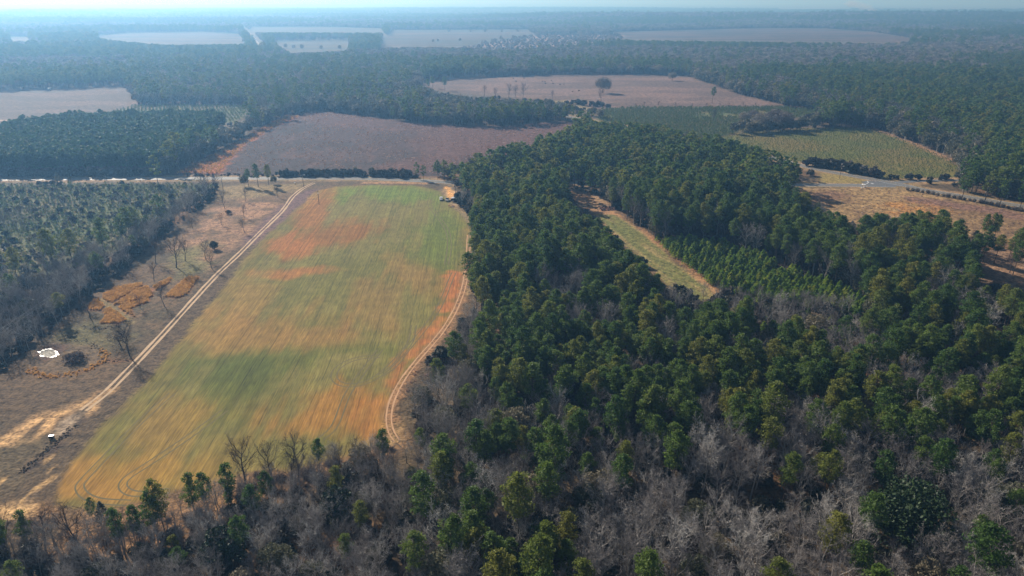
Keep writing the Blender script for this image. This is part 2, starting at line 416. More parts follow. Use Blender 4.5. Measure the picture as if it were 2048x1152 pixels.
        blob(590, 541, 75, 10, lin(186, 118, 68), .8, 0)
        blob(500, 600, 60, 50, lin(172, 126, 74), .5, -40)
        blob(520, 662, 190, 44, lin(172, 126, 76), .68, 0)
        blob(650, 680, 90, 36, lin(168, 126, 78), .45, 0)
        blob(760, 620, 60, 60, lin(162, 120, 78), .5, -50)
        blob(830, 560, 30, 60, lin(170, 122, 76), .5, -60)
        blob(700, 742, 60, 20, lin(158, 140, 92), .7)
        blob(640, 840, 170, 50, lin(186, 124, 62), .72, -5)
        blob(740, 850, 60, 60, lin(194, 122, 64), .72)
        blob(330, 860, 60, 90, lin(176, 132, 72), .6, 45)
        blob(190, 985, 110, 50, lin(192, 134, 64), .78, 15)
        blob(300, 965, 110, 36, lin(176, 132, 66), .8, 0)
        blob(440, 915, 110, 40, lin(150, 122, 66), .5, -20)
        edge = polymask(CROP, x, y, 10, 3, 8, 8)
        cc = cc * (.55 + .45 * edge)[..., None] + (lin(182, 134, 80) * .45) * (1 - edge)[..., None]
        t = (polymask(RSIDE, x, y, 3.5, 3.5, 7, 9) * .9)[..., None]
        cc = cc * (1 - t) + lin(204, 122, 78) * t
        g0 = cc @ np.array([.3, .55, .15])
        cc = (g0[..., None] + (cc - g0[..., None]) * .96) * np.array([.80, .83, .66])
        # fine streaks and drill wheel marks
        cc = cc * (1 + .16 * st + .10 * fbm(u / .9, v / 16.0, 1.0, 71, 2))[..., None]
        c[:] = c * (1 - mf[..., None]) + cc * mf[..., None]
    # narrow strip field
    ms = polymask(STRIP, x, y, 2.0, 1.5, 6, 4)
    if ms.any():
        two(ms, lin(158, 126, 94), lin(176, 132, 96), n2)
        a = W(1395, 590) - W(1240, 470)
        a = a / np.linalg.norm(a)
        us = x * a[1] - y * a[0]
        vs_ = x * a[0] + y * a[1]
        g = polymask(WP([(1190, 428), (1230, 430), (1272, 456), (1340, 514), (1408, 570), (1430, 592), (1405, 610), (1350, 590), (1290, 528), (1230, 470)]), x, y, 1.5, 1, 6, 3)
        sg = fbm(us / 1.6, vs_ / 30, 1.0, 61, 3)
        two(ms * g, lin(112, 112, 64), lin(150, 132, 88), sg + .2 * n2, -.2, .5)
        lay(ms * polymask(WP([(1206, 440), (1240, 445), (1270, 470), (1240, 470)]), x, y, 4), lin(104, 112, 56), .5)
        lay(polymask(WP([(1196, 413), (1232, 412), (1240, 420), (1205, 423)]), x, y, 1.2, 1.2, 4), lin(110, 76, 74), .9)
        lay(strokemask(WP([(1280, 456), (1345, 508), (1415, 562), (1436, 580)]), x, y, 1.6, 1.4, 1.2), lin(170, 124, 88), .7)
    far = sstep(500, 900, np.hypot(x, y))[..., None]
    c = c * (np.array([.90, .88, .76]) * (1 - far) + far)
    return np.clip(c, 0.008, 0.8)


# ------------------------------------------------------------------ materials
def mat(name, rough=0.9):
    m = bpy.data.materials.new(name)
    m.use_nodes = True
    b = m.node_tree.nodes['Principled BSDF']
    b.inputs['Roughness'].default_value = rough
    b.inputs['Specular IOR Level'].default_value = 0.25
    return m, m.node_tree, b


def node(t, kind, **kw):
    n = t.nodes.new(kind)
    for k, v in kw.items():
        if k in n.inputs:
            n.inputs[k].default_value = v
        else:
            setattr(n, k, v)
    return n


def ground_material(name, fine=0.7, coarse=5.0, strength=0.5, bump=0.25, rows=None):
    """Vertex land cover colour broken up by tussock-sized noise, with a bump."""
    m, t, b = mat(name, 0.95)
    at = node(t, 'ShaderNodeVertexColor', layer_name='cover')
    geo = node(t, 'ShaderNodeNewGeometry')
    n1 = node(t, 'ShaderNodeTexNoise', Scale=1 / fine, Detail=3.0)
    n2 = node(t, 'ShaderNodeTexNoise', Scale=1 / coarse, Detail=4.0)
    src = geo.outputs['Position']
    if rows is not None:
        mp = node(t, 'ShaderNodeMapping', vector_type='TEXTURE')
        mp.inputs['Rotation'].default_value = (0, 0, rows)
        mp.inputs['Scale'].default_value = (9, 1, 1)
        t.links.new(src, mp.inputs['Vector'])
        src = mp.outputs['Vector']
    t.links.new(src, n1.inputs['Vector'])
    t.links.new(geo.outputs['Position'], n2.inputs['Vector'])
    add = node(t, 'ShaderNodeMath', operation='ADD')
    t.links.new(n1.outputs['Fac'], add.inputs[0])
    t.links.new(n2.outputs['Fac'], add.inputs[1])
    mr = node(t, 'ShaderNodeMapRange')
    mr.inputs['From Min'].default_value = 0.6
    mr.inputs['From Max'].default_value = 1.4
    mr.inputs['To Min'].default_value = 1 - strength
    mr.inputs['To Max'].default_value = 1 + strength
    t.links.new(add.outputs[0], mr.inputs['Value'])
    fac = mr.outputs['Result']
    if rows is not None:
        # tramlines: pairs of dark wheelings every 13 m along the rows
        sep = node(t, 'ShaderNodeVectorMath', operation='DOT_PRODUCT')
        sep.inputs[1].default_value = (ROWPERP[0], ROWPERP[1], 0)
        t.links.new(geo.outputs['Position'], sep.inputs[0])
        wob = node(t, 'ShaderNodeTexNoise', Scale=0.02, Detail=1.0)
        t.links.new(geo.outputs['Position'], wob.inputs['Vector'])
        ws = node(t, 'ShaderNodeMath', operation='MULTIPLY_ADD')
        ws.inputs[1].default_value = 3.0
        t.links.new(wob.outputs['Fac'], ws.inputs[0])
        t.links.new(sep.outputs['Value'], ws.inputs[2])
        prev = fac
        for off, per, wd, dk in ((0.0, 13.0, .30, .62), (2.1, 13.0, .30, .62), (5.3, 6.1, .16, .82), (3.0, 4.3, .14, .86)):
            o = node(t, 'ShaderNodeMath', operation='ADD')
            o.inputs[1].default_value = off
            t.links.new(ws.outputs[0], o.inputs[0])
            pp = node(t, 'ShaderNodeMath', operation='PINGPONG')
            pp.inputs[1].default_value = per / 2
            t.links.new(o.outputs[0], pp.inputs[0])
            r2 = node(t, 'ShaderNodeMapRange', interpolation_type='SMOOTHSTEP')
            r2.inputs['From Min'].default_value = wd * .4
            r2.inputs['From Max'].default_value = wd
            r2.inputs['To Min'].default_value = dk
            r2.inputs['To Max'].default_value = 1.0
            t.links.new(pp.outputs[0], r2.inputs['Value'])
            fd = node(t, 'ShaderNodeTexNoise', Scale=.045 + .02 * off, Detail=2.0)
            t.links.new(geo.outputs['Position'], fd.inputs['Vector'])
            fr_ = node(t, 'ShaderNodeMapRange')
            fr_.inputs['From Min'].default_value = .38
            fr_.inputs['From Max'].default_value = .62
            t.links.new(fd.outputs['Fac'], fr_.inputs['Value'])
            fm = node(t, 'ShaderNodeMix')
            fm.inputs['B'].default_value = 1.0
            t.links.new(fr_.outputs['Result'], fm.inputs['Factor'])
            t.links.new(r2.outputs['Result'], fm.inputs['A'])
            mu = node(t, 'ShaderNodeMath', operation='MULTIPLY')
            t.links.new(prev, mu.inputs[0])
            t.links.new(fm.outputs[0], mu.inputs[1])
            prev = mu.outputs[0]
        # drill rows: fine stretched streaks
        for w_, ln_, amp in ((1.1, 70, .17), (2.6, 45, .10), (.5, 5, .22)):
            mp2 = node(t, 'ShaderNodeMapping', vector_type='TEXTURE')
            mp2.inputs['Rotation'].default_value = (0, 0, rows)
            mp2.inputs['Scale'].default_value = (ln_, w_, 1)
            t.links.new(geo.outputs['Position'], mp2.inputs['Vector'])
            nn = node(t, 'ShaderNodeTexNoise', Scale=1.0, Detail=2.0)
            t.links.new(mp2.outputs['Vector'], nn.inputs['Vector'])
            r3 = node(t, 'ShaderNodeMapRange')
            r3.inputs['From Min'].default_value = .3
            r3.inputs['From Max'].default_value = .7
            r3.inputs['To Min'].default_value = 1 - amp
            r3.inputs['To Max'].default_value = 1 + amp
            t.links.new(nn.outputs['Fac'], r3.inputs['Value'])
            mu = node(t, 'ShaderNodeMath', operation='MULTIPLY')
            t.links.new(prev, mu.inputs[0])
            t.links.new(r3.outputs['Result'], mu.inputs[1])
            prev = mu.outputs[0]
        fac = prev
    mul = node(t, 'ShaderNodeVectorMath', operation='SCALE')
    t.links.new(at.outputs['Color'], mul.inputs[0])
    t.links.new(fac, mul.inputs['Scale'])
    t.links.new(mul.outputs['Vector'], b.inputs['Base Color'])
    bp = node(t, 'ShaderNodeBump', Strength=0.8, Distance=bump)
    t.links.new(add.outputs[0], bp.inputs['Height'])
    t.links.new(bp.outputs['Normal'], b.inputs['Normal'])
    return m


def leaf_material(name, dark, light, third=None, trans=0.25, rough=0.6):
    m, t, b = mat(name, rough)
    oi = node(t, 'ShaderNodeObjectInfo')
    cr = node(t, 'ShaderNodeValToRGB')
    e = cr.color_ramp.elements
    e[0].color, e[1].color = (*dark, 1), (*light, 1)
    if third is not None:
        k = cr.color_ramp.elements.new(0.62)
        k.color = (*light, 1)
        e[2].color = (*third, 1)
    t.links.new(oi.outputs['Random'], cr.inputs['Fac'])
    geo = node(t, 'ShaderNodeNewGeometry')
    nz = node(t, 'ShaderNodeTexNoise', Scale=0.8, Detail=2.0)
    t.links.new(geo.outputs['Position'], nz.inputs['Vector'])
    mr = node(t, 'ShaderNodeMapRange')
    mr.inputs['From Min'].default_value = 0.3
    mr.inputs['From Max'].default_value = 0.7
    mr.inputs['To Min'].default_value = 0.65
    mr.inputs['To Max'].default_value = 1.35
    t.links.new(nz.outputs['Fac'], mr.inputs['Value'])
    mul = node(t, 'ShaderNodeVectorMath', operation='SCALE')
    t.links.new(cr.outputs['Color'], mul.inputs[0])
    t.links.new(mr.outputs['Result'], mul.inputs['Scale'])
    t.links.new(mul.outputs['Vector'], b.inputs['Base Color'])
    if trans > 0:
        tr = node(t, 'ShaderNodeBsdfTranslucent')
        t.links.new(mul.outputs['Vector'], tr.inputs['Color'])
        mx = node(t, 'ShaderNodeMixShader', Fac=trans)
        t.links.new(b.outputs['BSDF'], mx.inputs[1])
        t.links.new(tr.outputs['BSDF'], mx.inputs[2])
        t.links.new(mx.outputs['Shader'], t.nodes['Material Output'].inputs['Surface'])
    return m


def plain(name, col, rough=0.7, noise=0.25, scale=3.0, metal=0.0):
    m, t, b = mat(name, rough)
    b.inputs['Metallic'].default_value = metal
    tc = node(t, 'ShaderNodeTexCoord')
    nz = node(t, 'ShaderNodeTexNoise', Scale=scale, Detail=4.0)
    t.links.new(tc.outputs['Object'], nz.inputs['Vector'])
    mr = node(t, 'ShaderNodeMapRange')
    mr.inputs['To Min'].default_value = 1 - noise
    mr.inputs['To Max'].default_value = 1 + noise
    t.links.new(nz.outputs['Fac'], mr.inputs['Value'])
    mul = node(t, 'ShaderNodeVectorMath', operation='SCALE')
    mul.inputs[0].default_value = col
    t.links.new(mr.outputs['Result'], mul.inputs['Scale'])
    t.links.new(mul.outputs['Vector'], b.inputs['Base Color'])
    return m


M = {}
M['ground'] = ground_material('ground', 0.9, 2.6, 0.95, 0.5)
M['crop'] = ground_material('crop', 0.45, 6.0, 0.28, 0.10, rows=math.atan2(ROWDIR[1], ROWDIR[0]))
M['rough_grass'] = ground_material('rough_grass', 1.6, 4.5, 1.0, 0.6)
M['pine'] = leaf_material('pine_needles', (0.066, 0.124, 0.024), (0.115, 0.170, 0.030), (0.19, 0.19, 0.034), 0.5)
M['plantation'] = leaf_material('plantation_needles', (0.046, 0.10, 0.034), (0.068, 0.125, 0.042), None, 0.45)
M['young'] = leaf_material('young_needles', (0.13, 0.22, 0.022), (0.18, 0.27, 0.028), (0.27, 0.30, 0.03), 0.5)
M['seedling'] = leaf_material('seedling_needles', (0.085, 0.14, 0.034), (0.12, 0.165, 0.044), (0.155, 0.16, 0.06), 0.45)
M['oak'] = leaf_material('evergreen_leaves', (0.07, 0.082, 0.04), (0.14, 0.135, 0.08), (0.22, 0.185, 0.12), 0.3)
M['magnolia'] = leaf_material('glossy_leaves', (0.018, 0.038, 0.012), (0.026, 0.048, 0.014), None, 0.1, 0.6)
M['shrub'] = leaf_material('shrub_leaves', (0.040, 0.050, 0.026), (0.075, 0.068, 0.046), (0.10, 0.085, 0.07), 0.15)
M['brush'] = leaf_material('brush_twigs', (0.085, 0.066, 0.062), (0.14, 0.112, 0.10), None, 0.0, 0.9)
M['twig'] = leaf_material('grey_twigs', (0.22, 0.19, 0.18), (0.38, 0.345, 0.315), (0.58, 0.54, 0.49), 0.0, 0.9)
M['greytree'] = leaf_material('winter_twigs', (0.17, 0.14, 0.125), (0.26, 0.225, 0.19), (0.32, 0.28, 0.21), 0.15, 0.9)
M['bark'] = plain('pine_bark', (0.085, 0.06, 0.048), 0.95, 0.4, 2.0)
M['greybark'] = plain('grey_bark', (0.33, 0.30, 0.27), 0.95, 0.4, 2.0)
M['sedge'] = leaf_material('dry_sedge', (0.42, 0.23, 0.075), (0.54, 0.31, 0.10), (0.48, 0.30, 0.12), 0.5, 0.8)
M['palesedge'] = leaf_material('pale_dry_grass', (0.22, 0.14, 0.115), (0.34, 0.23, 0.19), (0.50, 0.36, 0.29), 0.5, 0.8)
M['asphalt'] = plain('asphalt', (0.15, 0.15, 0.15), 0.55, 0.25, 0.4)
M['paint_white'] = plain('road_paint', (0.75, 0.75, 0.72), 0.6, 0.15, 2.0)
M['paint_yellow'] = plain('yellow_paint', (0.65, 0.42, 0.06), 0.6, 0.15, 2.0)
M['sand'] = plain('track_sand', (0.52, 0.36, 0.22), 0.95, 0.35, 0.5)
M['clay'] = plain('track_clay', (0.50, 0.29, 0.16), 0.95, 0.35, 0.5)
M['tyremark'] = plain('pressed_soil', (0.145, 0.118, 0.056), 0.95, 0.25, 0.4)
M['pole'] = plain('weathered_wood', (0.12, 0.095, 0.075), 0.9, 0.3, 3.0)
M['wire'] = plain('aluminium_wire', (0.45, 0.45, 0.45), 0.5, 0.05)
M['white'] = plain('white_paint', (0.78, 0.78, 0.78), 0.35, 0.05)
M['black'] = plain('dark_paint', (0.012, 0.015, 0.02), 0.3, 0.1)
M['glass'] = plain('dark_glass', (0.015, 0.02, 0.025), 0.08, 0.05)
M['rubber'] = plain('rubber', (0.02, 0.02, 0.02), 0.9, 0.1)
M['metal'] = plain('galvanised_metal', (0.5, 0.51, 0.53), 0.4, 0.12, 1.0, 0.7)
M['tinroof'] = plain('pale_tin_roof', (0.66, 0.67, 0.68), 0.35, 0.12, 1.0, 0.3)
M['rust'] = plain('rusty_red_paint', (0.33, 0.07, 0.045), 0.7, 0.3)
M['pale_dirt'] = plain('pale_dirt', (.30, .24, .18), .9, .2, .05)
M['boards'] = plain('pale_boards', (0.55, 0.5, 0.44), 0.8, 0.2)
M['brick'] = plain('brick_red', (0.28, 0.12, 0.08), 0.9, 0.25)
M['cow'] = plain('black_hide', (0.025, 0.02, 0.018), 0.8, 0.2)
M['brush_dark'] = plain('dark_dead_weeds', (0.06, 0.045, 0.045), 0.9, 0.4)
M['smokecol'] = None


# ------------------------------------------------------------------ mesh helpers
class MB:
    """Collects vertices and faces; materials by index."""

    def __init__(self):
        self.v, self.f, self.m, self.n = [], [], [], 0

    def add(self, v, f, mi=0):
        v = np.asarray(v, float).reshape(-1, 3)
        self.v.append(v)
        for q in f:
            self.f.append(tuple(int(i) + self.n for i in q))
            self.m.append(mi)
        self.n += len(v)

    def quads(self, V, mi=0):
        """V: (n,4,3)"""
        n = len(V)
        self.v.append(V.reshape(-1, 3))
        idx = np.arange(n * 4).reshape(n, 4) + self.n
        self.f.extend(map(tuple, idx.tolist()))
        self.m.extend([mi] * n)
        self.n += n * 4

    def tris(self, V, mi=0):
        n = len(V)
        self.v.append(V.reshape(-1, 3))
        idx = np.arange(n * 3).reshape(n, 3) + self.n
        self.f.extend(map(tuple, idx.tolist()))
        self.m.extend([mi] * n)
        self.n += n * 3

    def box(self, cx, cy_, cz, sx, sy, sz, mi=0, top=(1, 1), shift=(0, 0)):
        """Box standing at cz with size s; top face scaled and shifted."""
        v = []
        for z, kx, ky, ox, oy in ((0, 1, 1, 0, 0), (1, top[0], top[1], shift[0], shift[1])):
            for a, b in ((-1, -1), (1, -1), (1, 1), (-1, 1)):
                v.append((cx + a * sx / 2 * kx + ox, cy_ + b * sy / 2 * ky + oy, cz + z * sz))
        self.add(v, [(3, 2, 1, 0), (4, 5, 6, 7), (0, 1, 5, 4), (1, 2, 6, 5), (2, 3, 7, 6), (3, 0, 4, 7)], mi)

    def tube(self, pts, rad, sides=5, mi=0, cap=True):
        pts = np.asarray(pts, float)
        rad = np.broadcast_to(np.asarray(rad, float), (len(pts),))
        V = []
        for k in range(len(pts)):
            d = pts[min(k + 1, len(pts) - 1)] - pts[max(k - 1, 0)]
            d = d / (np.linalg.norm(d) + 1e-9)
            a = np.cross(d, (0.31, 0.9, 0.21))
            a = a / (np.linalg.norm(a) + 1e-9)
            b = np.cross(d, a)
            for s in range(sides):
                t = 2 * math.pi * s / sides
                V.append(pts[k] + rad[k] * (a * math.cos(t) + b * math.sin(t)))
        f = []
        for k in range(len(pts) - 1):
            for s in range(sides):
                f.append((k * sides + s, k * sides + (s + 1) % sides, (k + 1) * sides + (s + 1) % sides, (k + 1) * sides + s))
        if cap:
            f.append(tuple(range(sides))[::-1])
            f.append(tuple((len(pts) - 1) * sides + s for s in range(sides)))
        self.add(V, f, mi)

    def mesh(self, name, mats, smooth=False):
        me = bpy.data.meshes.new(name)
        v = np.vstack(self.v) if self.v else np.zeros((0, 3))
        me.from_pydata(v.tolist(), [], self.f)
        for q in mats:
            me.materials.append(q)
        if len(mats) > 1:
            me.polygons.foreach_set('material_index', self.m)
        if smooth:
            me.polygons.foreach_set('use_smooth', [True] * len(me.polygons))
        me.update()
        return me


def obj(name, me, parent=None, loc=None, rz=None):
    o = bpy.data.objects.new(name, me)
    COL.objects.link(o)
    if parent is not None:
        o.parent = parent
    if loc is not None:
        o.location = loc
    if rz is not None:
        o.rotation_euler = (0, 0, rz)
    return o


def tag(o, label=None, cat=None, group=None, kind=None):
    for k, v in (('label', label), ('category', cat), ('group', group), ('kind', kind)):
        if v:
            o[k] = v
    return o


def empty(name, loc, rz=0.0, scale=1.0):
    o = bpy.data.objects.new(name, None)
    o.empty_display_size = 0.5
    COL.objects.link(o)
    o.location = loc
    o.rotation_euler = (0, 0, rz)
    if np.ndim(scale) == 0:
        scale = (scale,) * 3
    o.scale = scale
    return o


def paint(me, name='cover'):
    n = len(me.vertices)
    co = np.empty(n * 3)
    me.vertices.foreach_get('co', co)
    co = co.reshape(-1, 3)
    c = np.ones((n, 4))
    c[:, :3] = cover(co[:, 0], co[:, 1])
    a = me.color_attributes.new(name, 'FLOAT_COLOR', 'POINT')
    a.data.foreach_set('color', c.ravel())


def grid_mesh(name, X, Y, Z, wrap=False):
    r, c = X.shape
    me = bpy.data.meshes.new(name)
    idx = np.arange(r * c).reshape(r, c)
    if wrap:
        idx = np.hstack([idx, idx[:, :1]])
    q = np.stack([idx[:-1, :-1], idx[:-1, 1:], idx[1:, 1:], idx[1:, :-1]], -1).reshape(-1, 4)
    return raw_mesh(me, np.stack([X, Y, Z], -1).reshape(-1, 3), q)


def raw_mesh(me, v, q):
    me.vertices.add(len(v))
    me.vertices.foreach_set('co', np.asarray(v, np.float32).ravel())
    k = q.shape[1]
    me.loops.add(q.size)
    me.loops.foreach_set('vertex_index', q.astype(np.int32).ravel())
    me.polygons.add(len(q))
    me.polygons.foreach_set('loop_start', np.arange(0, q.size, k, dtype=np.int32))
    me.polygons.foreach_set('loop_total', np.full(len(q), k, np.int32))
    me.update(calc_edges=True)
    me.validate()
    return me


# ------------------------------------------------------------------ ground
az = np.concatenate([np.radians(np.arange(-54, 54.01, 0.27)), np.radians(np.arange(60, 301, 6.0))])
rr = [3.0, 20.0, 45.0, 70.0, 90.0]
while rr[-1] < 24000:
    rr.append(rr[-1] * (1.0052 if rr[-1] < 700 else 1.011))
rr = np.array(rr)
R_, A_ = np.meshgrid(rr, az, indexing='ij')
GX, GY = R_ * np.sin(A_), R_ * np.cos(A_)
gm = grid_mesh('ground', GX, GY, terrain(GX, GY), wrap=True)
if gm.polygons[0].normal.z < 0:
    gm.flip_normals()
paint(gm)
gm.materials.append(M['ground'])
gm.polygons.foreach_set('use_smooth', [True] * len(gm.polygons))
tag(obj('ground', gm), kind='structure')


def sheet(name, poly, step, z, material):
    lo, hi = poly.min(0), poly.max(0)
    nx, ny = int((hi[0] - lo[0]) / step) + 2, int((hi[1] - lo[1]) / step) + 2
    xs, ys = lo[0] + np.arange(nx) * step, lo[1] + np.arange(ny) * step
    X, Y = np.meshgrid(xs, ys)
    keep = inside(poly, (X[:-1, :-1] + step / 2), (Y[:-1, :-1] + step / 2))
    idx = np.arange(nx * ny).reshape(ny, nx)
    q = np.stack([idx[:-1, :-1], idx[:-1, 1:], idx[1:, 1:], idx[1:, :-1]], -1)[keep]
    used, inv = np.unique(q, return_inverse=True)
    v = np.stack([X.ravel()[used], Y.ravel()[used], np.full(len(used), z)], -1)
    me = raw_mesh(bpy.data.meshes.new(name), v, inv.reshape(q.shape))
    paint(me)
    me.materials.append(material)
    return tag(obj(name, me), kind='structure')


def inflate(poly, d):
    """Polygon pushed outwards by d metres."""
    n = len(poly)
    area = sum(poly[k][0] * poly[(k + 1) % n][1] - poly[(k + 1) % n][0] * poly[k][1] for k in range(n))
    s = 1 if area > 0 else -1
    out = []
    for k in range(n):
        e = poly[(k + 1) % n] - poly[k - 1]
        e = e / (np.linalg.norm(e) + 1e-9)
        out.append(poly[k] + s * d * np.array([e[1], -e[0]]))
    return np.array(out)


sheet('crop_field', CROP, 1.0, 0.012, M['crop'])
sheet('strip_field', STRIP, 1.2, 0.012, M['ground'])
sheet('fallow_field', FALLOW, 2.0, 0.02, M['rough_grass'])
sheet('pasture', PASTURE, 4.0, 0.03, M['rough_grass'])
sheet('pale_field', PALE, 4.0, 0.03, M['rough_grass'])
sheet('clearing', CLEARING, 2.0, 0.02, M['rough_grass'])


def ribbon(mb, pts, width, z, mi=0, off=0.0, wob=0.0, seed=0):
    pts = np.asarray(pts)
    d = np.gradient(pts, axis=0)
    d = d / (np.linalg.norm(d, axis=1)[:, None] + 1e-9)
    n = np.stack([d[:, 1], -d[:, 0]], 1)
    w = np.full(len(pts), width)
    o = np.full(len(pts), off)
    if wob:
        w = w * (1 + wob * fbm(pts[:, 0], pts[:, 1], 7, seed, 2))
        o = o + wob * .5 * fbm(pts[:, 0], pts[:, 1], 16, seed + 5, 2)
    L = pts + n * (o - w / 2)[:, None]
    Rr = pts + n * (o + w / 2)[:, None]
    zz = np.full((len(pts), 1), z)
    V = np.vstack([np.hstack([L, zz]), np.hstack([Rr, zz])])
    k = len(pts)
    mb.add(V, [(i, i + 1, k + i + 1, k + i) if True else 0 for i in range(k - 1)], mi)


def resample(pts, step):
    s = np.concatenate([[0], np.cumsum(np.linalg.norm(np.diff(pts, axis=0), axis=1))])
    t = np.arange(0, s[-1], step)
    return np.stack([np.interp(t, s, pts[:, 0]), np.interp(t, s, pts[:, 1])], 1)


def up(me):
    """All faces of a flat sheet looking up."""
    bm = bmesh.new()
    bm.from_mesh(me)
    for f in bm.faces:
        f.normal_update()
        if f.normal.z < 0:
            f.normal_flip()
    bm.to_mesh(me)
    bm.free()
    return me


for name, R, z in (('road', ROAD_A, 0.05), ('road', ROAD_B, 0.06), ('side_road', ROAD_C, 0.045)):
    b = MB()
    pts = resample(R, 4.0)
    ribbon(b, pts, 7.4 if name == 'road' else 5.5, z)
    o = tag(obj(name, up(b.mesh(name, [M['asphalt']]))), kind='structure')
    if name == 'road':
        b = MB()
        for s in (-1, 1):
            ribbon(b, pts, 0.22, z + .004, 0, s * 3.3)
        for s in (-1, 1):
            ribbon(b, pts, 0.14, z + .004, 1, s * .16)
        obj('road_marking', up(b.mesh('road_marking', [M['paint_white'], M['paint_yellow']])), o)
# the mouth of the junction: asphalt fillet and a stop line
b = MB()
jm = WP([(1722, 364), (1738, 361), (1800, 369), (1815, 372.5), (1740, 372.5)])
b.add(np.hstack([jm, np.full((5, 1), .055)]), [(0, 1, 2, 3, 4)])
tag(obj('junction_road', up(b.mesh('junction_road', [M['asphalt']]))), kind='structure')
b = MB()
ribbon(b, WP([(1734, 362), (1737, 365), (1733, 367.5)]), .5, .066)
ribbon(b, WP([(1742, 366.5), (1747, 368)]), 1.0, .066)
tag(obj('stop_line', up(b.mesh('stop_line', [M['paint_white']]))), kind='structure')
b = MB()
fr = resample(FARROAD, 20)
ribbon(b, fr, 8, .08)
tag(obj('far_road', up(b.mesh('far_road', [M['pale_dirt']]))), kind='structure')

for name, R, m_, gap, w in (('farm_track', TRACK_L, M['sand'], 1.0, .95), ('field_track', TRACK_R, M['clay'], .85, .5)):
    b = MB()
    pts = resample(R, 1.2)
    for s in (-1, 1):
        ribbon(b, pts, w, .022, 0, s * gap, .55, 3 + s)
    tag(obj(name, up(b.mesh(name, [m_]))), kind='structure')
b = MB()
lp = [[(345, 786), (300, 826), (240, 884), (190, 936), (168, 960), (160, 973), (170, 990), (200, 1002), (260, 1006)],
      [(450, 820), (380, 872), (300, 926), (262, 950), (246, 966), (250, 980), (275, 988), (340, 982)],
      [(760, 712), (720, 716), (690, 726), (672, 740), (668, 756), (682, 768), (712, 770), (750, 756), (790, 722), (820, 684), (828, 650)],
      [(878, 386), (862, 396), (860, 412), (880, 438), (896, 466), (898, 500), (893, 530)],
      [(908, 545), (880, 610), (850, 655), (815, 698), (790, 730), (760, 752)],
      [(760, 700), (700, 780), (670, 850), (640, 880)]]
for k, q in enumerate(lp):
    p = resample(smooth_path(WP(q), 10), 1.0)
    for s in (-1, 1):
        ribbon(b, p, .42, .02 + .004 * k, 0, s * 1.0, .3, k)
tag(obj('tyre_tracks', up(b.mesh('tyre_tracks', [M['tyremark']]))), kind='structure')

# pond with its wet rim
def outline(cx, cy_, rx, ry, n=40, amp=.18, seed=0):
    out = []
    for k in range(n):
        t = 2 * math.pi * k / n
        q = 1 + amp * float(fbm(np.array([3 * math.cos(t)]), np.array([3 * math.sin(t)]), .9, seed, 5)[0]) * 1.6
        out.append((cx + rx * q * math.cos(t), cy_ + ry * q * math.sin(t)))
    return WP(out)


m_w, t_w, b_w = mat('muddy_water', 0.6)
b_w.inputs['Base Color'].default_value = (0.33, 0.285, 0.21, 1)
b_w.inputs['Specular IOR Level'].default_value = 0.15
nz = node(t_w, 'ShaderNodeTexNoise', Scale=1.5, Detail=3.0)
bp = node(t_w, 'ShaderNodeBump', Strength=0.25, Distance=0.05)
t_w.links.new(nz.outputs['Fac'], bp.inputs['Height'])
t_w.links.new(bp.outputs['Normal'], b_w.inputs['Normal'])
m_r, t_r, b_r = mat('wet_mud', 0.42)
b_r.inputs['Base Color'].default_value = (0.5, 0.44, 0.4, 1)
b_r.inputs['Specular IOR Level'].default_value = 0.8
nz = node(t_r, 'ShaderNodeTexNoise', Scale=2.5, Detail=4.0)
bp = node(t_r, 'ShaderNodeBump', Strength=0.6, Distance=0.12)
t_r.links.new(nz.outputs['Fac'], bp.inputs['Height'])
t_r.links.new(bp.outputs['Normal'], b_r.inputs['Normal'])
for nm, q, z, m_ in (('pond_shore', outline(97.5, 706.5, 19, 8.4, 120, .25, 4), .018, m_r), ('pond_water', outline(96.5, 706.5, 17, 7.2, 80, .14, 8), .026, m_w)):
    b = MB()
    b.add(np.hstack([q, np.full((len(q), 1), z)]), [tuple(range(len(q)))])
    tag(obj(nm, up(b.mesh(nm, [m_]))), kind='structure')


# ------------------------------------------------------------------ tree forms
def cards(mb, C, size, mi=0, up_bias=0.35, aspect=1.0, r=None):
    """Leaf-sized quads at the points C, turned at random, a little upward."""
    r = r or rng
    n = len(C)
    N = r.normal(size=(n, 3))
    N[:, 2] += up_bias * 2
    N /= np.linalg.norm(N, axis=1)[:, None]
    T = np.cross(N, r.normal(size=(n, 3)))
    T /= np.linalg.norm(T, axis=1)[:, None] + 1e-9
    B = np.cross(N, T)
    s = size * (0.6 + 0.8 * r.random(n))[:, None] / 2
    a, b_ = T * s, B * s * aspect
    k = .55 + .5 * r.random((n, 1))
    V = np.stack([C - a - b_ * .5, C + a * k - b_, C + a + b_ * .6, C - a * k + b_], 1)
    mb.quads(V, mi)


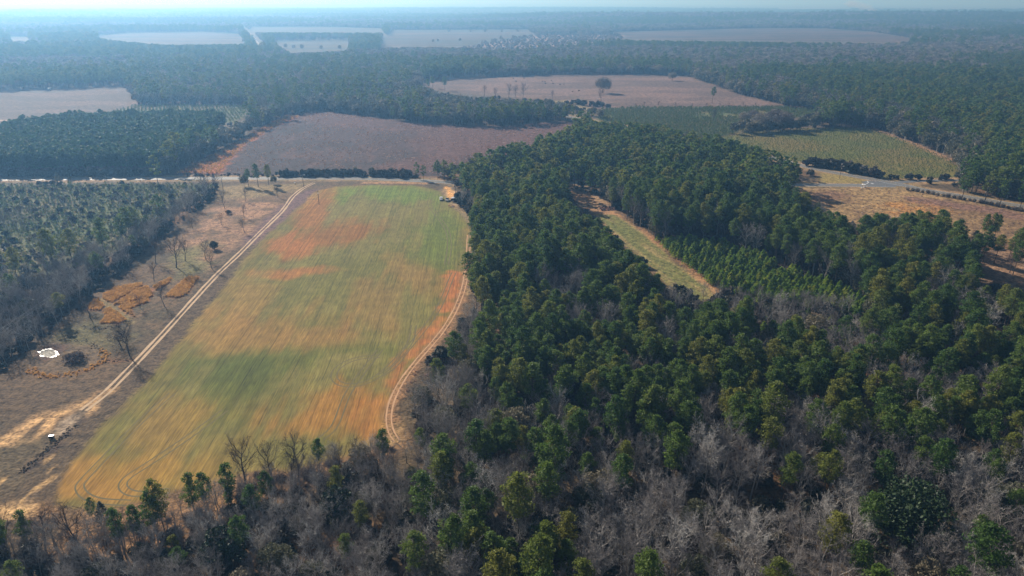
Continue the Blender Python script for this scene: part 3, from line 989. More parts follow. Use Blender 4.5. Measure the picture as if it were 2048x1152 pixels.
def pine_form(seed, lod=0, h=20.0, rad=3.6, crown0=.48):
    r = np.random.default_rng(seed)
    crown, trunk = MB(), MB()
    lean = r.normal(size=2) * .35
    zz = np.linspace(0, 1, 5)
    axis = np.stack([lean[0] * zz ** 1.5 * 2, lean[1] * zz ** 1.5 * 2, h * zz * .96], 1)
    trunk.tube(axis, .26 * (1 - zz * .85), 6 if lod == 0 else 4)
    nb = 36 if lod == 0 else 20
    for k in range(nb):
        t = (k + r.random()) / nb
        z = h * (crown0 + (1 - crown0) * t)
        prof = math.sin(math.pi * (0.16 + 0.80 * t)) ** .8
        R = rad * prof * (.55 + .55 * r.random())
        if t > .93:
            R *= .5
        a = k * 2.399 + r.normal() * .5
        q = np.array([np.interp(z, axis[:, 2], axis[:, 0]), np.interp(z, axis[:, 2], axis[:, 1]), z])
        p = q + np.array([math.cos(a) * R, math.sin(a) * R, .35 * R * r.random() + .2])
        if lod == 0:
            trunk.tube([q - (0, 0, .4), p], [.07, .025], 3, cap=False)
        cr = (1.15 + .55 * r.random()) * (1.0 if t < .85 else .8)
        n = 58 if lod == 0 else 24
        D = r.normal(size=(n, 3))
        D /= np.linalg.norm(D, axis=1)[:, None]
        D *= (r.random(n) ** .45)[:, None] * cr
        D[:, 2] *= .62
        cards(crown, p + D, .46 if lod == 0 else .95, 0, .4, .7, r)
        if lod == 0 and R > 1.6:
            D = r.normal(size=(16, 3)) * .55
            cards(crown, q + (p - q) * .55 + D, .42, 0, .4, .7, r)
    return crown, trunk


def bare_form(seed, lod=0, h=15.0, rad=4.4, clear=.3, multi=1, fine=1.0):
    r = np.random.default_rng(seed)
    tw, trunk = MB(), MB()
    tris = []

    def stick(p0, p1, w0, w1):
        d = p1 - p0
        s = np.cross(d, r.normal(size=3))
        s /= np.linalg.norm(s) + 1e-9
        tris.append(np.stack([p0 - s * w0, p0 + s * w0, p1]))
        s2 = np.cross(d, s)
        s2 /= np.linalg.norm(s2) + 1e-9
        tris.append(np.stack([p0 - s2 * w0, p0 + s2 * w0, p1]))

    for m in range(multi):
        lean = r.normal(size=2) * (.6 if multi == 1 else 1.4)
        base = np.array([r.normal() * .25, r.normal() * .25, 0]) if multi > 1 else np.zeros(3)
        zz = np.linspace(0, 1, 6)
        ax = np.stack([base[0] + lean[0] * zz + .3 * np.sin(zz * 5 + seed), base[1] + lean[1] * zz + .3 * np.cos(zz * 4 + seed), h * .8 * zz], 1)
        trunk.tube(ax, (.24 if multi == 1 else .17) * (1 - zz * .8), 5 if lod == 0 else 3)
        nl = 11 if lod == 0 else 8
        if multi > 1:
            nl = 7
        for k in range(nl):
            t = clear + (1 - clear) * (k + r.random() * .8) / nl
            q = np.array([np.interp(t, zz, ax[:, i]) for i in range(3)])
            a = k * 2.399 + r.normal() * .4
            prof = math.sin(math.pi * (.22 + .62 * (t - clear) / (1 - clear)))
            L = rad * (.7 + .5 * r.random()) * prof * 1.15
            d = np.array([math.cos(a), math.sin(a), .75 + .7 * t + r.normal() * .15])
            d /= np.linalg.norm(d)
            e1 = q + d * L * .5 + r.normal(size=3) * .2
            d2 = d + np.array([0, 0, .45]) + r.normal(size=3) * .2
            d2 /= np.linalg.norm(d2)
            e2 = e1 + d2 * L * .62
            (trunk if lod == 0 else tw).tube([q, e1, e2], [.085, .05, .015], 3, cap=False)
            nbr = 9 if lod == 0 else 5
            for b_ in range(nbr):
                s = .18 + .82 * (b_ + r.random() * .7) / nbr
                p0 = q + (e1 - q) * s * 2 if s < .5 else e1 + (e2 - e1) * (s - .5) * 2
                db = (d + r.normal(size=3) * .62 + np.array([0, 0, .35]))
                db /= np.linalg.norm(db)
                LB = L * (.55 - .25 * s) + .6
                p1 = p0 + db * LB
                stick(p0, p1, .032 if lod == 0 else .075, 0)
                nt_ = 8 if lod == 0 else 3
                for c in range(nt_):
                    u_ = .2 + .8 * (c + r.random()) / nt_
                    s0 = p0 + (p1 - p0) * u_
                    dt = db + r.normal(size=3) * .7 + np.array([0, 0, .25])
                    dt /= np.linalg.norm(dt)
                    LT = (.5 + .7 * r.random()) * (1.2 - .5 * u_)
                    s1 = s0 + dt * LT
                    stick(s0, s1, .017 * fine if lod == 0 else .06, 0)
                    if lod == 0:
                        for e in range(2):
                            f0 = s0 + (s1 - s0) * r.uniform(.3, .9)
                            df = dt + r.normal(size=3) * .8
                            df /= np.linalg.norm(df)
                            f1 = f0 + df * .55
                            w = np.cross(df, r.normal(size=3))
                            w *= .014 * fine / (np.linalg.norm(w) + 1e-9)
                            tris.append(np.stack([f0 - w, f0 + w, f1]))
    tw.tris(np.array(tris))
    return tw, trunk


def blob_form(seed, lod=0, h=13.0, rad=4.6, low=.18, nl=15, dens=1.0, size=.5, top=1.0):
    """Round leafy crown built of lobes of leaf cards."""
    r = np.random.default_rng(seed)
    crown, trunk = MB(), MB()
    zz = np.linspace(0, 1, 4)
    trunk.tube(np.stack([.2 * np.sin(zz * 3 + seed), .2 * np.cos(zz * 3), h * .7 * zz], 1), rad * .055 * (1 - zz * .7), 6 if lod == 0 else 4)
    cz = h * (low + (1 - low) * .5)
    hz = h * (1 - low) * .5
    for k in range(nl):
        ph = math.acos(1 - 1.65 * (k + .5) / nl)
        a = k * 2.399 + r.normal() * .35
        q = .62 + .2 * r.random()
        p = np.array([math.sin(ph) * math.cos(a) * rad * q, math.sin(ph) * math.sin(a) * rad * q, cz + math.cos(ph) * hz * q])
        R = rad * (.38 + .18 * r.random())
        if lod == 0:
            trunk.tube([(0, 0, h * .35), p * (.8, .8, .9)], [.09, .03], 3, cap=False)
        n = int((170 if lod == 0 else 46) * dens)
        D = r.normal(size=(n, 3))
        D /= np.linalg.norm(D, axis=1)[:, None]
        D *= (.55 + .45 * r.random(n) ** .6)[:, None] * R
        D[:, 2] *= .85 * min(1, hz / rad + .3)
        cards(crown, p + D, size if lod == 0 else size * 2.1, 0, .25, .8, r)
    return crown, trunk


def young_form(seed, h=5.0, rad=1.5, n=210, size=.42):
    r = np.random.default_rng(seed)
    crown, trunk = MB(), MB()
    trunk.tube([(0, 0, 0), (0, 0, h * .9)], [.07, .02], 4)
    t = r.random(n) ** .85
    a = r.integers(0, 6, n) * 1.05 + np.floor(t * 9) * .6 + r.normal(size=n) * .25
    R = rad * (1 - t) ** .75 * (.35 + .7 * r.random(n)) + .1
    z = h * (.08 + .9 * t) + .18 * R
    C = np.stack([np.cos(a) * R, np.sin(a) * R, z], 1)
    cards(crown, C, size, 0, .5, .6, r)
    return crown, trunk


def tuft_form(seed, h=1.2, rad=.7, n=26):
    r = np.random.default_rng(seed)
    crown = MB()
    a = r.random(n) * 6.283
    R0 = r.random(n) * rad * .7
    p0 = np.stack([np.cos(a) * R0, np.sin(a) * R0, np.zeros(n)], 1)
    p1 = p0 + np.stack([np.cos(a) * rad * .5 * r.random(n), np.sin(a) * rad * .5 * r.random(n), h * (.55 + .5 * r.random(n))], 1)
    w = np.cross(p1 - p0, r.normal(size=(n, 3)))
    w *= .09 / (np.linalg.norm(w, axis=1)[:, None] + 1e-9)
    crown.tris(np.stack([p0 - w, p0 + w, p1], 1))
    return crown, None


def brush_form(seed, h=2.0, rad=1.6, n=130):
    """Low thicket of leafless stems."""
    r = np.random.default_rng(seed)
    tw = MB()
    a = r.random(n) * 6.283
    p0 = np.stack([np.cos(a) * rad * .35 * r.random(n), np.sin(a) * rad * .35 * r.random(n), np.zeros(n)], 1)
    rr_ = rad * np.sqrt(r.random(n))
    p1 = np.stack([np.cos(a) * rr_, np.sin(a) * rr_, h * (.45 + .55 * r.random(n)) * (1 - .45 * (rr_ / rad) ** 2)], 1)
    w = np.cross(p1 - p0, r.normal(size=(n, 3)))
    w *= .05 / (np.linalg.norm(w, axis=1)[:, None] + 1e-9)
    tw.tris(np.stack([p0 - w, p0 + w, p1], 1))
    m = p0 + (p1 - p0) * .6
    p2 = m + r.normal(size=(n, 3)) * (.35, .35, .2) * rad * .6
    tw.tris(np.stack([m - w * .8, m + w * .8, p2], 1))
    return tw, None


class Form:
    """A tree form: separate crown and trunk meshes for trees of their own, joined for a wood."""

    def __init__(self, pair, part, leaf, bark, name):
        crown, trunk = pair
        self.part = part
        self.crown = crown.mesh(part, [leaf])
        self.trunk = trunk.mesh('trunk', [bark]) if trunk is not None else None
        both = MB()
        both.v, both.f, both.m, both.n = list(crown.v), list(crown.f), [0] * len(crown.f), crown.n
        if trunk is not None:
            both.add(np.vstack(trunk.v), trunk.f, 1)
        self.joined = bpy.data.objects.new(name, both.mesh(name, [leaf, bark]))


KINDS = {}


def kind(name, forms):
    c = bpy.data.collections.new(name + '_forms')
    for f in forms:
        c.objects.link(f.joined)
    KINDS[name] = (forms, c)


bk, gb = M['bark'], M['greybark']
kind('pine', [Form(pine_form(10 + i, 0, 19 + (i % 3), 2.9 + .3 * (i % 2), .40 + .05 * (i % 3)), 'crown', M['pine'], bk, 'pine_shape') for i in range(5)] +
     [Form(pine_form(30 + i, 1, 19, 3.3, .34), 'crown', M['pine'], bk, 'pine_shape') for i in range(3)])
kind('plantation', [Form(pine_form(50 + i, 1, 14, 2.3, .3), 'crown', M['plantation'], bk, 'plantation_shape') for i in range(3)])
kind('bare', [Form(bare_form(70 + i, 0, 14.5 + i % 3, 4.2 + .4 * (i % 2), .26 + .06 * (i % 3)), 'branches', M['twig'], gb, 'bare_shape') for i in range(6)] +
     [Form(bare_form(90 + i, 1, 14, 4.4, .25), 'branches', M['twig'], gb, 'bare_shape') for i in range(3)])
kind('oak', [Form(blob_form(110 + i, 0, 12 + i, 4.4 + .3 * i, .15, 15, 1.0, .5), 'crown', M['oak'], gb, 'oak_shape') for i in range(3)] +
     [Form(blob_form(120 + i, 1, 13, 4.8, .1, 13, 1.0, .55), 'crown', M['oak'], gb, 'oak_shape') for i in range(3)])
kind('winter', [Form(blob_form(130 + i, 1, 13, 4.8, .12, 13, .8, .5), 'crown', M['greytree'], gb, 'winter_shape') for i in range(3)])
kind('young', [Form(young_form(140 + i, 3.9 + .4 * i, 1.8, 340, .46), 'crown', M['young'], bk, 'young_shape') for i in range(3)])
kind('seedling', [Form(young_form(150 + i, 2.0, .85, 42, .5), 'crown', M['seedling'], bk, 'seedling_shape') for i in range(3)])
kind('shrub', [Form(blob_form(160 + i, 1, 2.6, 1.5, .02, 7, .8, .34), 'crown', M['shrub'], gb, 'shrub_shape') for i in range(3)])
kind('brush', [Form(brush_form(170 + i), 'stems', M['brush'], gb, 'brush_shape') for i in range(3)])
kind('sedge', [Form(tuft_form(180 + i), 'blades', M['sedge'], gb, 'sedge_shape') for i in range(3)])
kind('palesedge', [Form(tuft_form(185 + i, .9, .8, 20), 'blades', M['palesedge'], gb, 'pale_sedge_shape') for i in range(2)])

# ------------------------------------------------------------------ scattering
POINTS = {k: [] for k in KINDS}          # rows: x, y, form, scale xy, scale z, rotation


def put(kname, x, y, form, s, sz=None, rot=None):
    n = len(x)
    if n == 0:
        return
    sz = s if sz is None else sz
    rot = rng.random(n) * 6.283 if rot is None else rot
    POINTS[kname].append(np.stack([x, y, form, np.broadcast_to(s, (n,)), np.broadcast_to(sz, (n,)), rot], 1))


def jgrid(x0, x1, y0, y1, step, jit=.42):
    xs, ys = np.meshgrid(np.arange(x0, x1, step), np.arange(y0, y1, step))
    xs = xs + (np.arange(xs.shape[0]) % 2)[:, None] * step / 2
    x = xs.ravel() + rng.uniform(-jit, jit, xs.size) * step
    y = ys.ravel() + rng.uniform(-jit, jit, xs.size) * step
    return x, y


def in_any(polys, x, y, margin=0.0):
    m = np.zeros(x.shape, bool)
    for P in polys:
        k = inside(P, x, y)
        m |= k
    return m


def in_poly_grid(P, step, jit=.42):
    lo, hi = P.min(0), P.max(0)
    x, y = jgrid(lo[0], hi[0], lo[1], hi[1], step, jit)
    k = inside(P, x, y)
    return x[k], y[k]


ROADS = [(ROAD_A, 8.5), (ROAD_B, 8.5), (ROAD_C, 7.0)]


def on_road(x, y, extra=0.0):
    m = np.zeros(x.shape, bool)
    for R, w in ROADS:
        k = np.abs(y - np.interp(x, np.sort(R[:, 0]), R[np.argsort(R[:, 0]), 1])) < 60
        if k.any():
            m[k] |= segdist(R[::3], x[k], y[k], False) < w + extra
    return m


PINEZONES = [  # polygon, pine share, evergreen broadleaf share, density (rest: bare)
    (WP([(1330, 150), (1700, 155), (2048, 190), (2300, 230), (2300, 420), (2048, 350), (1900, 300), (1750, 240), (1600, 205), (1480, 165)]), .93, .04, 1.0),
    (WP([(1375, 138), (1510, 158), (1640, 192), (1790, 228), (1930, 286), (1990, 330), (1925, 360), (1850, 305), (1740, 262), (1560, 216), (1470, 190), (1380, 156)]), .12, .62, .95),
    (WP([(820, 130), (1000, 135), (1000, 150), (850, 165)]), .95, .02, 1.0),
    (WP([(1060, 138), (1380, 135), (1380, 150), (1060, 152)]), .35, .35, 1.0),
    (WP([(250, 120), (600, 120), (860, 130), (840, 170), (760, 195), (590, 214), (500, 210), (270, 208)]), .25, .30, 1.0),
    (OAKGROVE, .10, .55, 1.0),
    (CLUMP, .05, .62, 1.0),
    (HEDGE_A, .22, .50, 1.0),
    (BELT, .05, .10, .95),
    (WP([(850, 350), (900, 358), (1000, 328), (1150, 268), (1250, 262), (1400, 300), (1600, 345), (1640, 358), (1610, 375), (1560, 420), (1450, 470), (1330, 470),
         (1230, 400), (1130, 375), (1090, 372), (1200, 480), (1290, 545), (1390, 640), (1400, 700), (1150, 760), (1000, 690), (950, 560), (960, 430), (920, 390)]), .93, .03, 1.0),
    (WP([(1330, 470), (1450, 440), (1560, 420), (1700, 440), (1850, 455), (1970, 470), (1980, 560), (1800, 640), (1740, 610), (1600, 545), (1450, 490)]), .74, .12, 1.0),
    (WP([(1740, 615), (1800, 640), (1980, 560), (2300, 600), (2300, 760), (2048, 740), (1800, 720), (1720, 660)]), .70, .10, 1.0),
]
BAREBLOBS = [(1125, 560, 50, 34), (1165, 625, 66, 26), (935, 640, 40, 55), (900, 800, 95, 90), (835, 880, 50, 42), (1290, 730, 45, 20), (1330, 655, 30, 22), (1140, 900, 60, 26),
             (1700, 672, 80, 20), (1880, 745, 140, 30), (1870, 585, 40, 22), (1590, 800, 60, 25), (1290, 885, 40, 25), (1020, 930, 70, 25), (1960, 600, 50, 18), (1640, 860, 60, 24), (1420, 790, 30, 30), (1520, 690, 50, 18)]


def hides(x, y, h, wide):
    """Would a tree of height h stand in front of open ground that the photograph shows?"""
    bad = np.zeros(x.shape, bool)
    base = terrain(x, y)
    for fz, fx in ((.97, 0.0), (.62, 0.0), (.8, -1.0), (.8, 1.0), (.4, 0.0), (.25, 0.0), (.1, 0.0)):
        z = np.minimum(base + h * fz, H - 6)
        t = H / (H - z)
        bad |= in_any(SEEN, (x + fx * wide) * t, y * t)
    return bad


def mix(x, y):
    """Shares of pine, leafy broadleaf and density at each point of the wood."""
    px, py = PX(x, y, 12.0)
    r = np.hypot(x, y)
    n = fbm(x, y, 34, 81, 3)
    big = fbm(x * .45, y, 330, 85, 3)
    # far woods: large irregular stands
    p = np.where(r > 620, np.clip(.20 + 2.0 * big, .03, .95), .6)
    o = np.where(r > 620, np.clip(.26 - .3 * big, .03, .5), .10)
    d = np.ones_like(x)
    near = (r < 700) & (py > 540)
    q = np.clip(1.02 - (py - 700) / 330.0, .15, .92)
    q = np.where(px < 850, np.minimum(q, .08), q)
    q = np.where((px > 1500) & (py > 860), q * .62, q)
    q = np.clip(q + .42 * n * np.where(px < 850, .3, 1), .05, .95)
    p = np.where(near, q, p)
    o = np.where(near, .07, o)
    for P, a, b_, dd in PINEZONES:
        k = inside(P, x, y)
        p = np.where(k, a, p)
        o = np.where(k, b_, o)
        d = np.where(k, dd, d)
    for cx, cyy, rx, ry in BAREBLOBS:
        k = ((px - cx) / rx) ** 2 + ((py - cyy) / ry) ** 2 < 1 + .5 * n
        p = np.where(k, .06, p)
        o = np.where(k, .05, o)
    return p, o, d


# the woods, ring by ring: wider spacing and simpler, broader forms with distance
for r0, r1, step, sc_, lod in ((100, 250, 4.5, .84, 0), (250, 420, 5.2, .97, 0), (420, 1000, 6.0, 1.05, 1), (1000, 2000, 8.2, 1.2, 1), (2000, 4200, 13.0, 1.6, 1), (4200, 9500, 27.0, 2.4, 1)):
    x, y = jgrid(-r1 * .82, r1 * .82, r0 * .55, r1, step)
    r = np.hypot(x, y)
    a = np.abs(np.arctan2(x, y))
    k = (r >= r0) & (r < r1) & (a < math.radians(49 if r1 < 500 else 42 if r1 < 1100 else 40))
    x, y = x[k], y[k]
    k = ~in_any(OPENS, x, y) & ~on_road(x, y)
    if r0 >= 1000:
        k &= segdist(FARROAD, x, y, False) > 16
    x, y = x[k], y[k]
    p, o, d = mix(x, y)
    rnd = rng.random(len(x))
    gap = fbm(x, y, 26, 91, 3)
    keep = rng.random(len(x)) < d * np.where(r0 < 400, np.where(gap < -.42, .35, .97), 1.0)
    hv = 1 + .16 * fbm(x, y, 90, 95, 2)
    size = sc_ * .95 * hv * np.clip(rng.normal(1, .15, len(x)), .6, 1.4)
    hz = size / sc_ * (sc_ ** (.35 if sc_ > 1 else .8))
    nf = rng.integers(0, 100, len(x))
    px_, py_ = PX(x, y)
    low = (px_ < 850) & (py_ > 870)
    size = np.where(low, size * .68, size)
    hz = np.where(low, hz * .72, hz)
    belt = inside(BELT, x, y)
    size = np.where(belt, size * .72, size)
    hz = np.where(belt, hz * .62, hz)
    hh = np.where(rnd < p, 20.5, 14.0) * hz
    keep &= ~hides(x, y, hh, 3.0 * size)
    mx_, my_ = PX(x, y)
    keep &= ((mx_ - 1808) / 84) ** 2 + ((my_ - 1085) / 62) ** 2 > 1          # the big magnolia stands here
    k = keep & (rnd < p)
    put('pine', x[k], y[k], (nf[k] % 5) if lod == 0 else 5 + nf[k] % 3, size[k], hz[k])
    k = keep & (rnd >= p) & (rnd < p + o)
    put('oak', x[k], y[k], (nf[k] % 3) if lod == 0 else 3 + nf[k] % 3, size[k] * .95, hz[k] * .95)
    k = keep & (rnd >= p + o)
    if r1 <= 1000:
        put('bare', x[k], y[k], (nf[k] % 6) if lod == 0 else 6 + nf[k] % 3, size[k], hz[k])
    else:
        put('winter', x[k], y[k], nf[k] % 3, size[k], hz[k] * .95)
    # undergrowth in the nearer woods
    if r1 <= 1000:
        u_ = rng.random(len(x))
        k = (u_ < .30 if lod == 0 else u_ < .16)
        k &= ~in_any(OPENS, x + 2.4, y + 1.7) & ~hides(x + 2.4, y + 1.7, 3.0, .8)
        put('shrub', x[k] + 2.4, y[k] + 1.7, nf[k] % 3, .8 + .9 * rng.random(k.sum()))
        k = (u_ > .62) & (p < .6) & (lod == 0)
        k &= ~in_any(OPENS, x - 2.2, y + 2.0)
        put('brush', x[k] - 2.2, y[k] + 2.0, nf[k] % 3, .8 + .8 * rng.random(k.sum()))

LOWEDGE = WP([(1290, 585), (1360, 592), (1405, 606), (1440, 592), (1560, 614), (1640, 624), (1725, 634), (1760, 660), (1740, 700), (1560, 690), (1430, 680), (1320, 650)])
x, y = in_poly_grid(LOWEDGE, 3.3, .48)
k = ~in_any([STRIP, YOUNGNEAR], x, y)
x, y = x[k], y[k]
q = rng.random(len(x))
k = q < .34
put('bare', x[k], y[k], rng.integers(0, 6, k.sum()), rng.uniform(.45, .68, k.sum()))
k = (q > .34) & (q < .62)
put('shrub', x[k], y[k], rng.integers(0, 3, k.sum()), rng.uniform(1.0, 2.2, k.sum()))
k = (q > .62) & (q < .80)
put('young', x[k], y[k], rng.integers(0, 3, k.sum()), rng.uniform(.7, 1.3, k.sum()))
k = (q > .80)
put('brush', x[k], y[k], rng.integers(0, 3, k.sum()), rng.uniform(.8, 1.6, k.sum()))
THICKET = WP([(-200, 1130), (100, 1090), (240, 1085), (340, 1070), (460, 1020), (570, 980), (700, 940), (800, 900), (860, 1000), (880, 1240), (-250, 1300)])
x, y = in_poly_grid(THICKET, 3.6, .48)
k = ~in_any(OPENS, x, y) & ~hides(x, y, 9.0, 1.5)
x, y = x[k], y[k]
q = rng.random(len(x))
k = q < .40
put('bare', x[k], y[k], rng.integers(0, 6, k.sum()), rng.uniform(.5, .8, k.sum()))
k = (q > .40) & (q < .72)
put('brush', x[k], y[k], rng.integers(0, 3, k.sum()), rng.uniform(.9, 1.9, k.sum()))
k = (q > .90)
put('shrub', x[k], y[k], rng.integers(0, 3, k.sum()), rng.uniform(.8, 1.7, k.sum()))

# planted stands
x, y = in_poly_grid(STAND, 3.6, .3)
put('plantation', x, y, rng.integers(0, 3, len(x)), rng.normal(1, .1, len(x)).clip(.7, 1.3))
x, y = in_poly_grid(YOUNGFAR, 4.2, .25)
put('seedling', x, y, rng.integers(0, 3, len(x)), 1.4 * rng.normal(1, .2, len(x)).clip(.5, 1.5))
for P, st_, s_, thin in ((GREENPLANT, 2.5, 1.1, .2), (OLIVEPLANT, 2.1, .46, .15)):
    x, y = in_poly_grid(P, st_, .5)
    k = (fbm(x, y, 22, 97, 3) > -.35 - thin) & ~on_road(x, y)
    if P is GREENPLANT:
        k &= ~inside(CLUMP, x, y)
    x, y = x[k], y[k]
    put('seedling', x, y, rng.integers(0, 3, len(x)), s_ * rng.normal(1, .25, len(x)).clip(.4, 1.6))
x, y = in_poly_grid(CLUMP, 5.2, .4)
k = inside(GREENPLANT, x, y) | inside(OLIVEPLANT, x, y)
put('oak', x[k], y[k], 3 + rng.integers(0, 3, k.sum()), rng.uniform(.55, 1.0, k.sum()))
x, y = in_poly_grid(YOUNGNEAR, 2.45, .44)
k = fbm(x, y, 12, 99, 3) > -.55
x, y = x[k], y[k]
put('young', x, y, rng.integers(0, 3, len(x)), rng.normal(1, .22, len(x)).clip(.45, 1.5))
# scrub on the left: young pines, brush and a few bare trees
x, y = in_poly_grid(SCRUB, 2.1, .5)
k = ~on_road(x, y)
x, y = x[k], y[k]
sn = fbm(x, y, 55, 101, 3)
q = rng.random(len(x))
k = (q < .68) & (sn > -.1)
put('seedling', x[k], y[k], rng.integers(0, 3, k.sum()), .78 * rng.normal(1, .3, k.sum()).clip(.4, 1.9))
k = (q < .45) & (sn <= -.1)
put('seedling', x[k], y[k], rng.integers(0, 3, k.sum()), 1.0 * rng.normal(1, .3, k.sum()).clip(.4, 1.9))
k = (q > .72) & (q < .86)
put('brush', x[k], y[k], rng.integers(0, 3, k.sum()), rng.uniform(.5, 1.1, k.sum()))
k = (q > .86) & (q < .90)
put('shrub', x[k], y[k], rng.integers(0, 3, k.sum()), rng.uniform(.6, 1.2, k.sum()))
ln = segdist(smooth_path(WP([(-100, 470), (60, 445), (180, 420), (300, 400), (420, 378)])), x, y, False)
k = ((q > .955) & (ln < 12)) | ((q > .993))
put('bare', x[k], y[k], 6 + rng.integers(0, 3, k.sum()), rng.uniform(.5, .85, k.sum()))
x, y = in_poly_grid(BELT, 3.2, .45)
q = rng.random(len(x))
k = q < .45
put('brush', x[k], y[k], rng.integers(0, 3, k.sum()), rng.uniform(.6, 1.3, k.sum()))
k = q > .9
put('shrub', x[k], y[k], rng.integers(0, 3, k.sum()), rng.uniform(.8, 1.6, k.sum()))
k = (q > .62) & (q < .82)
put('bare', x[k], y[k], rng.integers(0, 6, k.sum()), rng.uniform(.55, .85, k.sum()))
# thin trees in the shady glade, brush over the cutover
x, y = in_poly_grid(GLADE, 9.0, .45)
k = rng.random(len(x)) < .45
put('pine', x[k], y[k], rng.integers(0, 5, k.sum()), rng.uniform(.6, .95, k.sum()))
x, y = in_poly_grid(CUTOVER, 15, .45)
put('brush', x, y, rng.integers(0, 3, len(x)), rng.uniform(1.5, 3.0, len(x)))
k = rng.random(len(x)) < .10
put('winter', x[k], y[k], rng.integers(0, 3, k.sum()), rng.uniform(.7, 1.2, k.sum()))


def line(kname, path, step, forms, s0, s1, spread=2.0, sz=None):
    p = resample(smooth_path(WP(path)), step)
    p = p + rng.normal(size=p.shape) * spread
    put(kname, p[:, 0], p[:, 1], rng.choice(forms, len(p)), rng.uniform(s0, s1, len(p)))


# hedges and single rows along the roads and field edges
line('shrub', [(560, 352), (640, 351), (740, 352), (830, 354)], 1.7, [0, 1, 2], .7, 1.9, 1.8)
line('brush', [(560, 353), (700, 353), (830, 355)], 1.8, [0, 1, 2], .9, 1.9, 1.8)
line('brush', [(360, 351), (470, 351), (560, 351), (700, 350), (830, 353)], 2.6, [0, 1, 2], .7, 1.5, 1.8)
line('oak', [(640, 350), (700, 350), (760, 350), (830, 352)], 13.0, [3, 4, 5], .25, .5, 1.5)
line('shrub', [(-100, 352), (120, 352), (330, 350)], 2.6, [0, 1, 2], 1.2, 2.6, 2.0)
line('oak', [(20, 351), (130, 350), (330, 350)], 16.0, [3, 4, 5], .35, .6, 2.0)
line('shrub', [(1612, 331), (1660, 337), (1700, 345), (1760, 356)], 3.0, [0, 1, 2], 1.5, 2.9, 1.6)
line('oak', [(1630, 331), (1680, 339), (1750, 353)], 11.0, [3, 4, 5], .35, .6, 1.5)
line('shrub', [(1780, 358), (1830, 359), (1900, 359)], 5.0, [0, 1, 2], .9, 1.7, 1.6)
line('shrub', [(1130, 208), (1200, 214), (1220, 216)], 5.0, [0, 1, 2], 1.5, 2.6, 3.0)
line('oak', [(1090, 212), (1130, 222), (1170, 232), (1200, 236)], 9.0, [3, 4, 5], .5, .85, 3.0)
line('oak', [(880, 352), (900, 356), (940, 345)], 9.0, [3, 4, 5], .5, .8, 3.0)
line('pine', [(835, 358), (870, 359), (910, 358)], 6.0, [5, 6, 7], .55, .75, 2.5)
line('oak', [(1920, 362), (2000, 385), (2060, 400), (2150, 415)], 7.0, [3, 4, 5], .5, .9, 3.0)
line('bare', [(150, 1105), (240, 1088), (330, 1070), (450, 1018), (560, 978), (640, 958), (720, 932)], 2.6, [0, 1, 2, 3, 4, 5], .38, .66, 2.6)
line('brush', [(150, 1100), (240, 1080), (330, 1062), (450, 1008), (560, 968), (640, 946), (740, 920)], 1.1, [0, 1, 2], .6, 1.5, 2.4)
line('shrub', [(920, 400), (938, 420), (950, 430)], 3.0, [0, 1, 2], 1.2, 2.4, 1.5)
line('bare', [(922, 402), (940, 420), (955, 436)], 4.0, [0, 1, 2, 3, 4, 5], .45, .7, 1.5)
line('palesedge', [(900, 690), (860, 735), (820, 775)], 2.0, [0, 1], .7, 1.3, 1.5)
line('winter', [(555, 98), (620, 100), (690, 100)], 45.0, [0, 1, 2], .8, 1.1, 8)
line('winter', [(860, 86), (960, 84), (1050, 84)], 45.0, [0, 1, 2], .5, .9, 14)
line('winter', [(900, 66), (1050, 65)], 70.0, [0, 1, 2], .8, 1.3, 8)
# broomsedge in the fallow field and the dry grass of the clearing
x, y = in_poly_grid(FALLOW, 3.0, .5)
k = fbm(x, y, 16, 103, 3) + rng.random(len(x)) * .8 > .42
put('palesedge', x[k], y[k], rng.integers(0, 2, k.sum()), rng.uniform(.6, 1.3, k.sum()))
x, y = in_poly_grid(EDGE, 2.0, .5)
put('sedge', x, y, rng.integers(0, 3, len(x)), rng.uniform(.7, 1.3, len(x)))
x, y = in_poly_grid(CLEARING, 2.6, .5)
k = (rng.random(len(x)) < .45) & ~on_road(x, y)
put('palesedge', x[k], y[k], rng.integers(0, 2, k.sum()), rng.uniform(.5, 1.0, k.sum()))
x, y = in_poly_grid(WP([(1740, 410), (1850, 398), (1920, 420), (1840, 438), (1760, 432)]), 2.4, .5)
k = rng.random(len(x)) < .2
put('sedge', x[k], y[k], rng.integers(0, 3, k.sum()), rng.uniform(.5, .9, k.sum()))
x, y = in_poly_grid(inflate(WP([(1196, 413), (1232, 412), (1240, 420), (1205, 423)]), 0), 1.2, .5)
put('brush', x, y, rng.integers(0, 3, len(x)), rng.uniform(.3, .5, len(x)))


